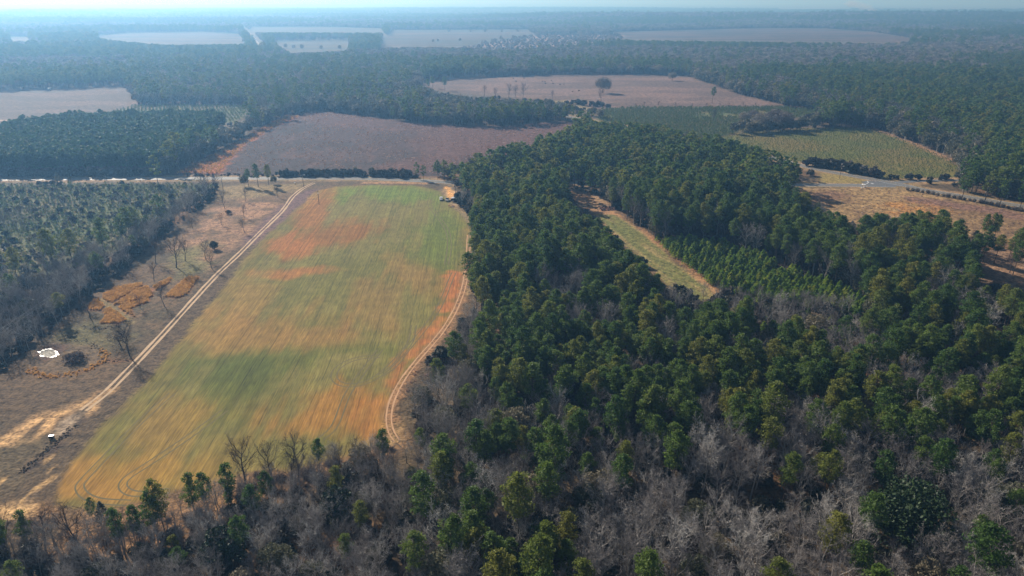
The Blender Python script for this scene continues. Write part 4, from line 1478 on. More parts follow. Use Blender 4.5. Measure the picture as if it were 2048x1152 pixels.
# ------------------------------------------------------------------ building trees of their own and woods
def nodes_for(coll):
    g = bpy.data.node_groups.new('wood', 'GeometryNodeTree')
    g.interface.new_socket('Geometry', in_out='INPUT', socket_type='NodeSocketGeometry')
    g.interface.new_socket('Geometry', in_out='OUTPUT', socket_type='NodeSocketGeometry')
    gi, go = g.nodes.new('NodeGroupInput'), g.nodes.new('NodeGroupOutput')
    ci = g.nodes.new('GeometryNodeCollectionInfo')
    ci.inputs['Collection'].default_value = coll
    ci.inputs['Separate Children'].default_value = True
    ci.inputs['Reset Children'].default_value = True
    iop = g.nodes.new('GeometryNodeInstanceOnPoints')
    iop.inputs['Pick Instance'].default_value = True
    for nm, ty, sock in (('form', 'INT', 'Instance Index'), ('size', 'FLOAT_VECTOR', 'Scale'), ('turn', 'FLOAT_VECTOR', 'Rotation')):
        a = g.nodes.new('GeometryNodeInputNamedAttribute')
        a.data_type = ty
        a.inputs['Name'].default_value = nm
        out = [s for s in a.outputs if s.enabled and s.name == 'Attribute'][0]
        if sock == 'Rotation':
            e = g.nodes.new('FunctionNodeEulerToRotation')
            g.links.new(out, e.inputs[0])
            out = e.outputs[0]
        g.links.new(out, iop.inputs[sock])
    g.links.new(gi.outputs[0], iop.inputs['Points'])
    g.links.new(ci.outputs[0], iop.inputs['Instance'])
    g.links.new(iop.outputs[0], go.inputs[0])
    return g


def wood(name, kname, rows):
    me = bpy.data.meshes.new(name)
    n = len(rows)
    me.vertices.add(n)
    co = np.stack([rows[:, 0], rows[:, 1], terrain(rows[:, 0], rows[:, 1]) - .03], 1)
    me.vertices.foreach_set('co', co.astype(np.float32).ravel())
    a = me.attributes.new('form', 'INT', 'POINT')
    a.data.foreach_set('value', rows[:, 2].astype(np.int32))
    a = me.attributes.new('size', 'FLOAT_VECTOR', 'POINT')
    a.data.foreach_set('vector', np.stack([rows[:, 3], rows[:, 3], rows[:, 4]], 1).astype(np.float32).ravel())
    a = me.attributes.new('turn', 'FLOAT_VECTOR', 'POINT')
    tilt = rng.normal(size=(n, 2)) * .03
    a.data.foreach_set('vector', np.stack([tilt[:, 0], tilt[:, 1], rows[:, 5]], 1).astype(np.float32).ravel())
    o = obj(name, me)
    m = o.modifiers.new('wood', 'NODES')
    m.node_group = nodes_for(KINDS[kname][1])
    o['kind'] = 'stuff'
    return o


def plant(name, kname, form, x, y, s, sz, rot, label, cat, group=None):
    f = KINDS[kname][0][int(form)]
    e = empty(name, (x, y, float(terrain(np.array([x]), np.array([y]))[0]) - .03), rot, (s, s, sz))
    obj(f.part, f.crown, e)
    if f.trunk is not None:
        obj('trunk', f.trunk, e)
    tag(e, label, cat, group)
    return e


def zone(px, py):
    """Where in the place a tree of the woods stands, in words one can find in the picture."""
    if px < 0 or px > 2048 or py > 1240:
        return None
    if px < 460 and py < 760:
        return 'in the hedge belt'
    if py < 480 and px < 1000:
        return 'near the parked trucks'
    if px < 330 and py > 980:
        return 'below the sandy corner'
    if px < 790 and py > 880:
        return 'below the orange field end' if py < 1050 else 'in the bottom left thicket'
    if px < 1010 and py > 560 and py < 920:
        return 'beside the clay track'
    if px > 1600 and py < 640:
        return 'left of the tan clearing' if py < 530 else 'between young pines and glade'
    if px > 1150 and py < 640:
        return 'beyond the strip field'
    if py < 760:
        return ('in the upper pine wood' if py < 640 else 'in the pines near the track' if px < 1130 else 'in the middle pine wood') if px < 1400 else 'below the young pine block'
    if abs(px - 1805) < 190 and abs(py - 1060) < 110:
        return 'beside the huge glossy evergreen'
    if px > 1400:
        return 'above the pale leafless stand' if py < 930 else 'in the pale leafless stand'
    if py < 940:
        return 'in the lower pine wood'
    return 'right of the field bottom' if px < 1100 else 'along the bottom edge'


LOOK = {'pine': ('pine_tree', 'tree', 'green pine', 'pines '), 'bare': ('bare_tree', 'tree', 'leafless tree', 'leafless trees '),
        'oak': ('evergreen_tree', 'tree', 'leafy tree', 'evergreen trees '), 'young': ('young_pine', 'tree', 'bright young pine', 'young pines '),
        'shrub': ('shrub', 'shrub', 'green shrub', 'shrubs '), 'brush': ('thicket', 'thicket', 'brown thicket', 'thickets ')}
REST = {'pine': 'pine_wood', 'bare': 'leafless_wood', 'oak': 'evergreen_wood', 'young': 'young_pine_plantation', 'shrub': 'shrubbery', 'brush': 'undergrowth',
        'plantation': 'pine_plantation', 'winter': 'winter_woods', 'seedling': 'seedling_plantation', 'sedge': 'orange_dry_grass', 'palesedge': 'pale_dry_grass'}
LIMIT = {'pine': 276, 'bare': 258, 'oak': 280, 'young': 298, 'shrub': 262, 'brush': 290}

# the trees of the woods: the nearest stand singly, the rest as woods
ALL = {k: (np.vstack(v) if v else np.zeros((0, 6))) for k, v in POINTS.items()}
BIG = [k for k in ('pine', 'bare', 'oak', 'young') if len(ALL[k])]
NB_XY = np.vstack([ALL[k][:, :2] for k in BIG])
NB_KIND = np.concatenate([np.full(len(ALL[k]), i) for i, k in enumerate(BIG)])
near_ = np.hypot(NB_XY[:, 0], NB_XY[:, 1]) < 700
NB_XY, NB_KIND = NB_XY[near_], NB_KIND[near_]
NB_WORD = {'pine': 'pine', 'bare': 'leafless tree', 'oak': 'leafy tree', 'young': 'young pine'}
ORD = ['leftmost', 'second from left', 'third from left', 'fourth from left', 'fifth from left', 'sixth from left', 'seventh from left', 'eighth from left', 'ninth from left', 'tenth from left']
TODO = []
for kname in KINDS:
    rows = ALL[kname]
    own = np.zeros(len(rows), bool)
    if kname in LOOK and len(rows):
        px, py = PX(rows[:, 0], rows[:, 1], 0.0)
        tx, ty = PX(rows[:, 0], rows[:, 1], 12.0 * rows[:, 4] if kname in ('pine', 'bare', 'oak') else 2.0)
        seen = (px > 10) & (px < 2038) & (ty < 1120) & (ty > 0) & (py < 1240)
        z_ = np.hypot(rows[:, 0], rows[:, 1])
        if kname in ('shrub', 'brush'):
            seen &= py < 1140
        z_ = z_ / rows[:, 3]
        order = np.argsort(np.where(seen, z_, 1e9))[:LIMIT[kname]]
        own[order] = seen[order]
        nm, cat, look, grp = LOOK[kname]
        for i in np.nonzero(own)[0]:
            r_ = rows[i]
            zn = zone(px[i], py[i]) or 'in the wood'
            if kname == 'young':
                zn = 'at the ' + ('strip end' if px[i] < 1400 else 'left third' if px[i] < 1470 else 'middle' if px[i] < 1540 else 'right third' if px[i] < 1620 else 'right end')
                zn += (' back' if py[i] < 482 + (px[i] - 1312) * .33 + 40 else ' front') + ' of the young block'
            sz_ = 'tall ' if r_[4] > 1.1 else 'small ' if r_[4] < .88 else ''
            d2 = (NB_XY[:, 0] - r_[0]) ** 2 + (NB_XY[:, 1] - r_[1]) ** 2
            d2[d2 < .01] = 1e9
            q = int(np.argmin(d2))
            dx, dy = NB_XY[q] - r_[:2]
            side = ('right of' if dx > 0 else 'left of') if abs(dx) > abs(dy) else ('behind' if dy > 0 else 'before')
            lab = sz_ + look + ' ' + zn if kname == 'young' else sz_ + look + ' ' + zn + ', ' + NB_WORD[BIG[NB_KIND[q]]] + ' ' + side + ' it'
            TODO.append((nm, kname, r_, lab, cat, grp + zn, px[i]))
    rest = rows[~own]
    if len(rest):
        wood(REST[kname], kname, rest)
same = {}
for q in TODO:
    same.setdefault(q[3], []).append(q)
for lab, qs in same.items():
    qs.sort(key=lambda q: q[6])
    for k, (nm, kname, r_, _, cat, grp, _p) in enumerate(qs):
        l2 = lab if len(qs) == 1 or len(qs) > len(ORD) else lab + ', ' + ('rightmost' if k == len(qs) - 1 else ORD[k])
        plant(nm, kname, r_[2], r_[0], r_[1], r_[3], r_[4], r_[5], l2, cat, grp)

# ------------------------------------------------------------------ landmark trees
Fm = {}


def own_form(key, pair, part, leaf, bark):
    f = Form(pair, part, leaf, bark, key)
    Fm[key] = f
    return f


def landmark(name, f, px, py, s, label, cat='tree', group=None, rot=None):
    x, y = W(px, py)
    e = empty(name, (x, y, -.02), random.random() * 6 if rot is None else rot, s)
    obj(f.part, f.crown, e)
    if f.trunk is not None:
        obj('trunk', f.trunk, e)
    tag(e, label, cat, group)
    return e


brown = leaf_material('brown_twigs', (0.085, 0.06, 0.06), (0.12, 0.085, 0.08), None, 0, .9)
dbark = plain('dark_bark', (0.06, 0.048, 0.046), .95, .3, 2)
fine = [own_form('pecan', bare_form(201 + i, 0, 12, 4.4, .34, 1, .8), 'branches', brown, dbark) for i in range(4)]
g_ = 'leafless trees standing on the farm strip'
for k, (px, py, hm, lab) in enumerate([
        (313, 527, 10.5, 'tall bare tree at the left of the pair above the grass plots'),
        (352, 536, 14.5, 'tallest bare tree of the farm strip above the grass plots'),
        (372, 522, 10, 'slim bare tree just behind the tallest one on the strip'),
        (412, 520, 9.5, 'bare tree left of the dark round evergreen bush'),
        (425, 538, 8.5, 'bare tree on the track edge below the dark evergreen bush'),
        (309, 563, 8.5, 'bare tree behind the upper orange grass plots'),
        (328, 612, 8.5, 'bare tree between grass plots and the farm track'),
        (180, 637, 9.5, 'leaning bare tree left of the triangular orange plots'),
        (280, 617, 5.5, 'small bare sapling by the lowest orange grass plot'),
        (492, 403, 7.5, 'bare tree near the road between the dark pines and the track'),
        (449, 417, 9.0, 'bare tree beside the red dirt scrape'),
        (443, 450, 6.5, 'small bare tree in the pinkish mown patch'),
        (489, 435, 7.0, 'bare tree left of the upper farm track'),
        (489, 465, 7.5, 'bare tree close to the track in the pinkish patch'),
        (555, 394, 6.5, 'bare tree in the pine shadow near the road'),
        (385, 457, 6.0, 'small leaning tree with brown crown by the hedge belt')]):
    landmark('bare_tree', fine[k % 4], px, py, hm / 11.5, lab, 'tree', g_)
f = own_form('twin', bare_form(221, 0, 14, 4.2, .40, 2, .8), 'branches', brown, dbark)
landmark('bare_tree', f, 260, 712, 1.0, 'two stemmed bare tree beside the farm track with long shadow', 'tree', g_)
f = own_form('crab', blob_form(222, 0, 6.0, 4.4, .12, 12, .8, .22), 'crown', brown, dbark)
landmark('bare_tree', f, 240, 692, .95, 'round dense purple brown crowned tree beside the twin tree', 'tree', g_)
f = own_form('holly', blob_form(223, 0, 4.6, 1.9, .02, 12, 1.0, .3), 'crown', M['magnolia'], dbark)
landmark('evergreen_bush', f, 429, 499, 1.0, 'dark round evergreen bush alone on the mown strip', 'bush')
f = own_form('smallbush', blob_form(224, 0, 2.6, 1.8, .0, 9, .8, .25), 'crown', brown, dbark)
landmark('bush', f, 457, 428, .9, 'small dark bush on the pinkish patch near the dirt scrape', 'bush')
f = own_form('island', blob_form(225, 0, 2.6, 3.6, .0, 16, .9, .25), 'crown', brown, dbark)
landmark('thicket', f, 150, 722, 1.0, 'dark low thicket beside the pale pond', 'thicket', rot=0.2)
f = own_form('magnolia', blob_form(226, 0, 15, 8.2, .05, 30, 1.3, .55), 'crown', M['magnolia'], dbark)
landmark('magnolia_tree', f, 1808, 1090, 1.05, 'huge round dark glossy evergreen among pale leafless trees', 'tree')
f = own_form('holly2', blob_form(227, 0, 9, 3.2, .1, 12, 1.0, .4), 'crown', M['magnolia'], dbark)
landmark('magnolia_tree', f, 1985, 1075, 1.0, 'smaller dark glossy evergreen to the right of the huge one', 'tree')
landmark('magnolia_tree', f, 1085, 1100, 1.15, 'dark glossy evergreen in the bare wood at bottom centre', 'tree')
landmark('magnolia_tree', f, 680, 1045, 1.2, 'dark dense evergreen in the thicket below the crop field', 'tree')
landmark('magnolia_tree', f, 455, 1140, 1.3, 'dark evergreen near the bottom edge in the grey thicket', 'tree')
# pines and trees at the road
pf = KINDS['pine'][0]
gp = 'dark pines by the road at the track mouth'
for px, py, s, lab in ((517, 374, .84, 'middle pine of the dark group by the road'), (538, 371, .76, 'right pine of the dark group by the road'), (497, 373, .6, 'left bushy pine of the dark group by the road')):
    landmark('pine_tree', pf[0 if px > 500 else 1], px, py, s, lab, 'tree', gp)
ob = KINDS['oak'][0]
landmark('evergreen_tree', ob[1], 489, 373, .62, 'round bushy tree left of the road pines', 'tree')
landmark('evergreen_tree', ob[0], 548, 368, .5, 'low round tree right of the road pines', 'tree')
cf = own_form('cedar', young_form(228, 10, 3.0, 900, .55), 'crown', M['oak'], dbark)
landmark('cedar_tree', cf, 118, 369, .85, 'pointed evergreen standing by the road at far left', 'tree')
landmark('cedar_tree', cf, 141, 368, .55, 'smaller pointed evergreen just right of the roadside one', 'tree')
hw = own_form('fuzzy', bare_form(229, 0, 15, 4.8, .1, 3, 1.3), 'branches', brown, dbark)
landmark('bare_tree', hw, 413, 384, .85, 'dense bare tree at the road end of the hedge belt', 'tree')
landmark('bare_tree', hw, 432, 378, .75, 'dense bare tree nearest the pole by the road', 'tree')
# field edge trees along the bottom of the crop field
ge = 'trees along the bottom edge of the crop field'
for k, (px, py, hm, lab) in enumerate([(488, 975, 14.5, 'wide spreading bare tree at the crop field bottom edge'), (545, 970, 12, 'slender bare tree right of the spreading one by the field'),
                                       (600, 962, 14, 'round fine twigged bare tree against the orange soil'), (590, 985, 10, 'small bare tree below the round fine twigged one'),
                                       (712, 940, 9, 'thin bare tree near the track end at the field bottom'), (680, 948, 8, 'slim bare tree beside the lone field edge pine'),
                                       (165, 1118, 14, 'dark gnarled bare tree below the sandy corner'), (95, 1110, 12, 'pale thin bare tree in the bottom left corner'), (20, 1105, 12, 'thin bare tree at the left frame edge')]):
    landmark('bare_tree', fine[(k + 1) % 4], px, py, hm / 11.5, lab, 'tree', ge)
for px, py, s, lab in ((642, 955, .62, 'lone small pine standing against the orange soil'), (770, 938, .72, 'full pine at the end of the clay track'), (333, 1075, .88, 'tall pine left of the field edge pine row'),
                       (318, 1090, .8, 'pine just below the tall field edge pine'), (285, 1098, .68, 'slender pine in the row under the orange field corner'), (395, 1050, .82, 'dense pine in the field edge row'),
                       (465, 1018, .78, 'pine at the right end of the field edge row'), (420, 1030, .7, 'smaller pine between the two dense field edge pines'), (250, 1105, .72, 'thin pine left in the field edge row'),
                       (188, 1050, .42, 'small pine at the orange field corner'), (65, 1110, .68, 'pine near the sandy patch at bottom left'), (22, 1135, .72, 'dense pine in the bottom left corner')):
    landmark('pine_tree', pf[int(px) % 5], px, py, (s * .74, s * .74, s * .95), lab, 'tree', ge)
landmark('cedar_tree', cf, 212, 1052, .75, 'grey green cedar at the orange field corner', 'tree')
# trees of the big pasture
rnd_oak = own_form('pastureoak', blob_form(230, 0, 20, 10, .22, 22, 1.1, .8), 'crown', M['greytree'], dbark)
landmark('oak_tree', rnd_oak, 1206, 186, 1.0, 'big round crowned oak alone in the pasture', 'tree')
landmark('bare_tree', fine[1], 1203, 205, 1.35, 'bare tree in front of the big pasture oak', 'tree')
landmark('pine_tree', pf[2], 1424, 207, .95, 'lone pine on the right of the pasture', 'tree')
landmark('oak_tree', rnd_oak, 1344, 161.5, .62, 'smaller round tree on the pasture fence line', 'tree')
landmark('oak_tree', rnd_oak, 1317, 149.5, .8, 'tree at the far edge of the pasture', 'tree')
for px, py, hm in ((969, 192, 11), (992, 195, 10), (1018, 196, 14), (1032, 196, 13), (1046, 197, 15), (1105, 198, 9)):
    landmark('bare_tree', fine[int(px) % 4], px, py, hm / 10.0, 'upright bare tree on the near edge of the pasture', 'tree', 'bare trees on the near pasture edge')
for px, py, s in ((866, 176, .9), (890, 181, 1.0), (858, 180, .8)):
    landmark('pine_tree', pf[3], px, py, s, 'tall pine at the left end of the pasture', 'tree', 'pines at the left pasture end')
for px in (1271, 1288, 1316, 1351, 1385, 1412, 1440, 1458, 1486, 1510):
    landmark('sapling', fine[px % 4], px, 214.0, random.uniform(.35, .6), 'small scrubby tree on the line between pasture and green plantation', 'tree', 'saplings below the pasture')
landmark('bare_tree', fine[2], 1427, 244, 1.1, 'bare tree alone in the green plantation', 'tree')
for px, py, s in ((1487, 246, .55), (1505, 244, .6), (1520, 262, .85), (1548, 258, .95), (1565, 262, .9)):
    landmark('oak_tree', rnd_oak, px, py, s, 'round tree of the clump between the two plantations', 'tree', 'trees of the plantation clump')
# slender pines by the right clearing
for px, py, s, lab in ((1963, 488, .8, 'left of three slender bare stemmed pines'), (1975, 490, .86, 'middle of three slender bare stemmed pines'), (1984, 489, .8, 'right of three slender bare stemmed pines')):
    landmark('pine_tree', pf[4], px, py, (s * .7, s * .7, s), lab + ' by the tan clearing', 'tree', 'slender pines by the clearing')
landmark('bare_tree', fine[3], 2018, 545, .9, 'pale dead tree in the shady glade at right', 'tree')
# shrub row along the right road
hr = [Form((brush_form(240 + i, 3.2, 1.7, 420)[0], young_form(244 + i, 2.0, .3, 5)[1]), 'crown', M['greytree'], gb, 'row_shrub') for i in range(2)]
rp = resample(smooth_path(WP([(1815, 380), (1850, 386), (1950, 404), (2048, 424)])), 3.1)
for k, p in enumerate(rp):
    e = empty('row_shrub', (p[0] + random.uniform(-.4, .4), p[1] + random.uniform(-.5, .5), -.02), random.random() * 6, random.uniform(.85, 1.25))
    obj('crown', hr[k % 2].crown, e)
    obj('stem', hr[k % 2].trunk, e)
    tag(e, 'grey twiggy shrub in the planted row along the right road', 'shrub', 'shrub row along the right road')

# grass plots: tall dry grass, one mass per plot
def plot(name, poly, step, s0, s1, kname='sedge'):
    x, y = in_poly_grid(WP(poly), step, .5)
    n = len(x)
    rows = np.stack([x, y, rng.integers(0, 2, n), rng.uniform(s0, s1, n), rng.uniform(s0, s1, n), rng.random(n) * 6.28], 1)
    return wood(name, kname, rows)


for P in PLOTS:
    plot('tall_grass', P, .75, .75, 1.1)
b_ = resample(smooth_path(WP([(60, 740), (75, 748), (95, 752), (130, 750), (165, 742), (190, 732), (206, 722), (210, 708), (200, 702)])), .28)
b_ = b_ + rng.normal(size=b_.shape) * .9
n = len(b_)
wood('pond_sedge', 'sedge', np.stack([b_[:, 0], b_[:, 1], rng.integers(0, 3, n), rng.uniform(.4, .9, n), rng.uniform(.4, .9, n), rng.random(n) * 6.28], 1))
b_ = np.vstack([resample(smooth_path(WP([(42, 945), (66, 925), (96, 898), (128, 872), (150, 852)])), .16), resample(smooth_path(WP([(206, 722), (235, 722), (262, 720)])), .3),
                resample(smooth_path(WP([(165, 653), (215, 657), (250, 648), (268, 640)])), .5), resample(smooth_path(WP([(120, 680), (170, 684), (200, 700)])), .5)])
b_ = b_ + rng.normal(size=b_.shape) * .75
n = len(b_)
wood('ditch_weeds', 'brush', np.stack([b_[:, 0], b_[:, 1], rng.integers(0, 3, n), rng.uniform(.12, .3, n), rng.uniform(.1, .24, n), rng.random(n) * 6.28], 1))


# ------------------------------------------------------------------ poles and wires
def utility_pole(px, py, top, label, arm=True, lamp=False, rz=0.0):
    x, y = W(px, py)
    e = empty('utility_pole', (x, y, 0), rz)
    b = MB()
    b.tube([(0, 0, -.3), (0, 0, top)], [.19, .13], 8)
    obj('pole', b.mesh('pole', [M['pole']]), e)
    b = MB()
    if arm:
        b.box(0, .16, top - .5, 2.3, .12, .14)
        obj('crossarm', b.mesh('crossarm', [M['pole']]), e)
        for s in (-1, 0, 1):
            b = MB()
            b.tube([(s, .16, top - .36), (s, .16, top - .12)], [.06, .04], 6)
            obj('insulator', b.mesh('insulator', [M['metal']]), e)
    b = MB()
    b.tube([(0, -.34, top - 2.1), (0, -.34, top - 1.2)], [.22, .22], 8)
    obj('transformer', b.mesh('transformer', [M['metal']]), e)
    if lamp:
        b = MB()
        b.tube([(0, 0, top - .4), (.7, -.3, top), (1.1, -.5, top)], [.04, .04, .04], 5)
        obj('lamp_arm', b.mesh('lamp_arm', [M['metal']]), e)
        b = MB()
        b.box(1.25, -.55, top - .12, .8, .42, .18)
        obj('lamp_head', b.mesh('lamp_head', [M['white']]), e)
    return tag(e, label, 'utility pole', 'utility poles')


utility_pole(638.4, 409.5, 9.2, 'leaning wooden pole at the left edge of the crop field top', rz=.5)
utility_pole(607.5, 374.3, 8.6, 'wooden pole with pale lamp beside the road at the track mouth', lamp=True, rz=.2)
utility_pole(446.6, 381, 9.0, 'wooden pole beside the bare tree at the belt end', rz=.2)
utility_pole(214, 557, 9.5, 'wooden pole in front of the hedge belt above the grass plots', rz=.9)
utility_pole(1679, 357.5, 9.2, 'wooden pole with white lamp beside the road junction', lamp=True, rz=.1)
utility_pole(911, 393, 9.0, 'wooden pole behind the parked trailer at the field corner', rz=.2)
utility_pole(-120, 800, 9.5, 'wooden pole further down the wire line left of the frame', rz=.9)


def wire(p, q, zt, sag, off):
    p, q = np.array(p), np.array(q)
    d = q - p
    n = np.array([d[1], -d[0]]) / np.linalg.norm(d)
    pts = []
    for t in np.linspace(0, 1, 17):
        a = p + d * t + n * off
        pts.append((a[0], a[1], zt - sag * 4 * t * (1 - t)))
    b = MB()
    b.tube(pts, .022, 4)
    return tag(obj('power_line', b.mesh('power_line', [M['wire']])), 'thin sagging power line running along the hedge belt', 'power line', 'power lines along the hedge belt')


for p, q in (((214, 557), (446.6, 381)), ((-120, 800), (214, 557))):
    for off in (-1.0, 1.0):
        wire(W(*p), W(*q), 9.2, 1.1, off)


# ------------------------------------------------------------------ vehicles
def wheel(e, x, y, r=.38):
    b = MB()
    b.tube([(x - .12, y, r), (x + .12, y, r)], [r, r], 14)
    w = obj('wheel', b.mesh('tyre', [M['rubber']]), e)
    b = MB()
    b.tube([(x - .135, y, r), (x + .135, y, r)], [r * .55, r * .55], 10)
    obj('rim', b.mesh('rim', [M['metal']]), w)


def pickup(px, py, rz, paint_, label, crew=True, hood=None):
    x, y = W(px, py)
    e = empty('pickup_truck', (x, y, .0), rz)
    b = MB()
    b.box(0, 0, .42, 1.95, 5.5, .5)                              # lower body
    b.box(0, 1.95, .92, 1.82, 1.55, .18, top=(.94, .9))          # bonnet
    for s in (-1, 1):
        b.box(s * .9, -1.75, .92, .12, 1.95, .36)                # bed sides
    b.box(0, -2.68, .92, 1.9, .1, .36)                           # tailgate
    obj('body', b.mesh('body', [paint_]), e)
    b = MB()
    b.box(0, .18, .921, 1.78, 2.0, .28)
    b.box(0, .1, 1.66, 1.5, 1.55, .09)
    for sx in (-1, 1):
        for yy in (1.0, -.75):
            b.box(sx * .76, yy, 1.2, .1, .12, .46, shift=(-sx * .06, -.2 if yy > 0 else .1))
    obj('cab', b.mesh('cab', [paint_]), e)
    b = MB()
    b.box(0, .13, 1.2, 1.66, 1.86, .45, top=(.88, .84))
    obj('window', b.mesh('window', [M['glass']]), e)
    b = MB()
    b.box(0, 2.78, .45, 1.85, .14, .2)
    b.box(0, -2.78, .45, 1.85, .12, .18)
    obj('bumper', b.mesh('bumper', [M['metal']]), e)
    for s in (-1, 1):
        b = MB()
        b.box(s * .72, 2.76, .72, .34, .05, .16)
        obj('headlight', b.mesh('headlight', [M['metal']]), e)
        b = MB()
        b.box(s * .86, -2.75, .85, .16, .05, .3)
        obj('tail_light', b.mesh('tail_light', [M['rust']]), e)
        for yy in (1.75, -1.7):
            wheel(e, s * .84, yy)
    if hood:
        b = MB()
        b.box(0, 1.95, 1.102, 1.7, 1.4, .02)
        obj('bonnet', b.mesh('bonnet', [hood]), e)
    return tag(e, label, 'pickup truck')


pickup(882.3, 399.5, math.pi + .1, M['white'], 'white pickup truck parked on the crop field corner')
pickup(894.5, 401.5, math.pi + .05, M['black'], 'dark pickup truck with pale bonnet parked beside the white one', hood=M['white'])
# covered trailer with an open dark side
x, y = W(909, 402)
e = empty('stock_trailer', (x, y, 0), math.radians(-25))
b = MB()
b.box(0, 0, .6, 2.2, 6.2, .18)
obj('deck', b.mesh('deck', [M['metal']]), e)
b = MB()
b.box(0, 0, 2.5, 2.4, 6.3, .16, top=(.8, 1))
obj('roof', b.mesh('roof', [M['tinroof']]), e)
b = MB()
for s in (-1, 1):
    for k in range(5):
        b.box(s * 1.02, -2.9 + k * 1.45, .78, .08, .08, 1.72)
b.box(-1.04, 0, .8, .05, 6.0, .9)
b.box(1.04, 0, .8, .05, 6.0, .9)
b.box(0, 2.98, .78, 2.0, .06, 1.7)
obj('side_panel', b.mesh('side_panel', [M['black']]), e)
b = MB()
b.box(0, 3.9, .6, .12, 1.8, .1)
obj('drawbar', b.mesh('drawbar', [M['metal']]), e)
for s in (-1, 1):
    for yy in (-.5, .5):
        wheel(e, s * 1.1, yy - .4, .36)
tag(e, 'covered trailer with pale roof and dark open sides by the trees', 'trailer')
# red implement frame
x, y = W(903, 414)
e = empty('disc_harrow', (x, y, 0), math.radians(35))
b = MB()
for s in (-1, 1):
    b.box(s * 1.4, 0, .75, .12, 3.2, .14)
    b.box(0, s * 1.5, .75, 2.8, .12, .14)
b.box(0, 2.2, .72, .12, 1.5, .12)
obj('frame', b.mesh('frame', [M['rust']]), e)
for k in range(10):
    b = MB()
    b.tube([(-1.3 + k * .29, -.9, .32), (-1.26 + k * .29, -.9, .32)], [.32, .32], 12)
    obj('disc', b.mesh('disc', [M['metal']]), e)
for s in (-1, 1):
    b = MB()
    b.box(s * 1.4, -1.3, 0, .1, .1, .76)
    b.box(s * 1.4, 1.3, 0, .1, .1, .76)
    obj('stand', b.mesh('stand', [M['rust']]), e)
tag(e, 'rusty red farm implement frame lying below the trailer', 'farm implement')

# feed box by the ditch
x, y = W(104, 877)
e = empty('storage_box', (x, y, 0), math.radians(8))
b = MB()
b.box(0, 0, .25, 1.3, .75, .7)
obj('body', b.mesh('body', [M['black']]), e)
b = MB()
b.box(0, .02, .953, 1.42, .85, .1, top=(.96, .9))
obj('lid', b.mesh('lid', [M['white']]), e)
for sx in (-1, 1):
    for sy in (-1, 1):
        b = MB()
        b.box(sx * .55, sy * .3, 0, .1, .1, .247)
        obj('leg', b.mesh('leg', [M['pole']]), e)
tag(e, 'dark box with white lid standing by the weedy ditch', 'box')
# small white topped post at the track mouth
x, y = W(590.5, 370.5)
e = empty('mailbox', (x, y, 0), .4)
b = MB()
b.box(0, 0, 0, .25, .25, 1.5)
obj('post', b.mesh('post', [M['black']]), e)
b = MB()
b.box(0, 0, 1.502, .95, .6, .5, top=(.8, .9))
obj('box', b.mesh('box', [M['white']]), e)
tag(e, 'small white topped box post at the farm track mouth', 'box')
# white roadside stand at the junction
x, y = W(1727, 375.5)
e = empty('roadside_stand', (x, y, 0), .35)
b = MB()
b.box(0, 0, 2.25, 2.6, 1.9, .1, top=(.9, .9), shift=(0, .15))
b.box(-1.0, .1, 2.353, .8, 1.6, .35, top=(.5, .9))
obj('roof', b.mesh('roof', [M['white']]), e)
for px_, w in ((-.95, .22), (.2, .42), (1.0, .2)):
    b = MB()
    b.box(px_, -.5, 0, w, .2, 2.247)
    obj('post', b.mesh('post', [M['white']]), e)
b = MB()
b.box(.6, .3, 0, 1.0, .8, 1.1)
obj('counter', b.mesh('counter', [M['boards']]), e)
b = MB()
b.box(-2.0, -.3, 0, .9, .7, .5)
obj('step', b.mesh('step', [M['white']]), e)
tag(e, 'white roofed roadside stand beside the road junction', 'stand')


def roadsign(px, py, hgt, label):
    x, y = W(px, py)
    e = empty('road_sign', (x, y, 0), .2)
    b = MB()
    b.box(0, 0, 0, .1, .1, hgt)
    obj('post', b.mesh('post', [M['metal']]), e)
    b = MB()
    b.box(0, -.08, hgt - .75, .75, .03, .75)
    obj('plate', b.mesh('plate', [M['white']]), e)
    tag(e, label, 'road sign')


roadsign(1750, 363.5, 2.4, 'small pale sign at the tip of the junction')
roadsign(1772.5, 375.5, 1.8, 'pale sign beside the dark culvert right of the stand')
roadsign(1835, 365.5, 2.2, 'small pale sign at the side road mouth')


# ------------------------------------------------------------------ houses far off
def house(px, py, w, d, hgt, rz, label, roofm, wallm):
    x, y = W(px, py)
    e = empty('house', (x, y, float(terrain(np.array([x]), np.array([y]))[0])), rz)
    b = MB()
    b.box(0, 0, 0, w, d, hgt)
    obj('wall', b.mesh('wall', [wallm]), e)
    b = MB()
    hw_, hd, r = w / 2 + .5, d / 2 + .6, d * .32
    b.add([(-hw_, -hd, hgt + .02), (hw_, -hd, hgt + .02), (hw_, hd, hgt + .02), (-hw_, hd, hgt + .02), (-hw_, 0, hgt + r), (hw_, 0, hgt + r)],
          [(0, 1, 5, 4), (2, 3, 4, 5), (0, 4, 3), (1, 2, 5), (3, 2, 1, 0)])
    obj('roof', b.mesh('roof', [roofm]), e)
    for k in range(4):
        if k == 1:
            continue
        b = MB()
        b.box(-w * .36 + k * w * .24, -d / 2 - .02, 1.0, 1.1, .08, 1.2)
        obj('window', b.mesh('window', [M['glass']]), e)
    b = MB()
    b.box(-w * .12, -d / 2 - .02, 0, 1.0, .1, 2.1)
    obj('door', b.mesh('door', [M['boards']]), e)
    tag(e, label, 'house')


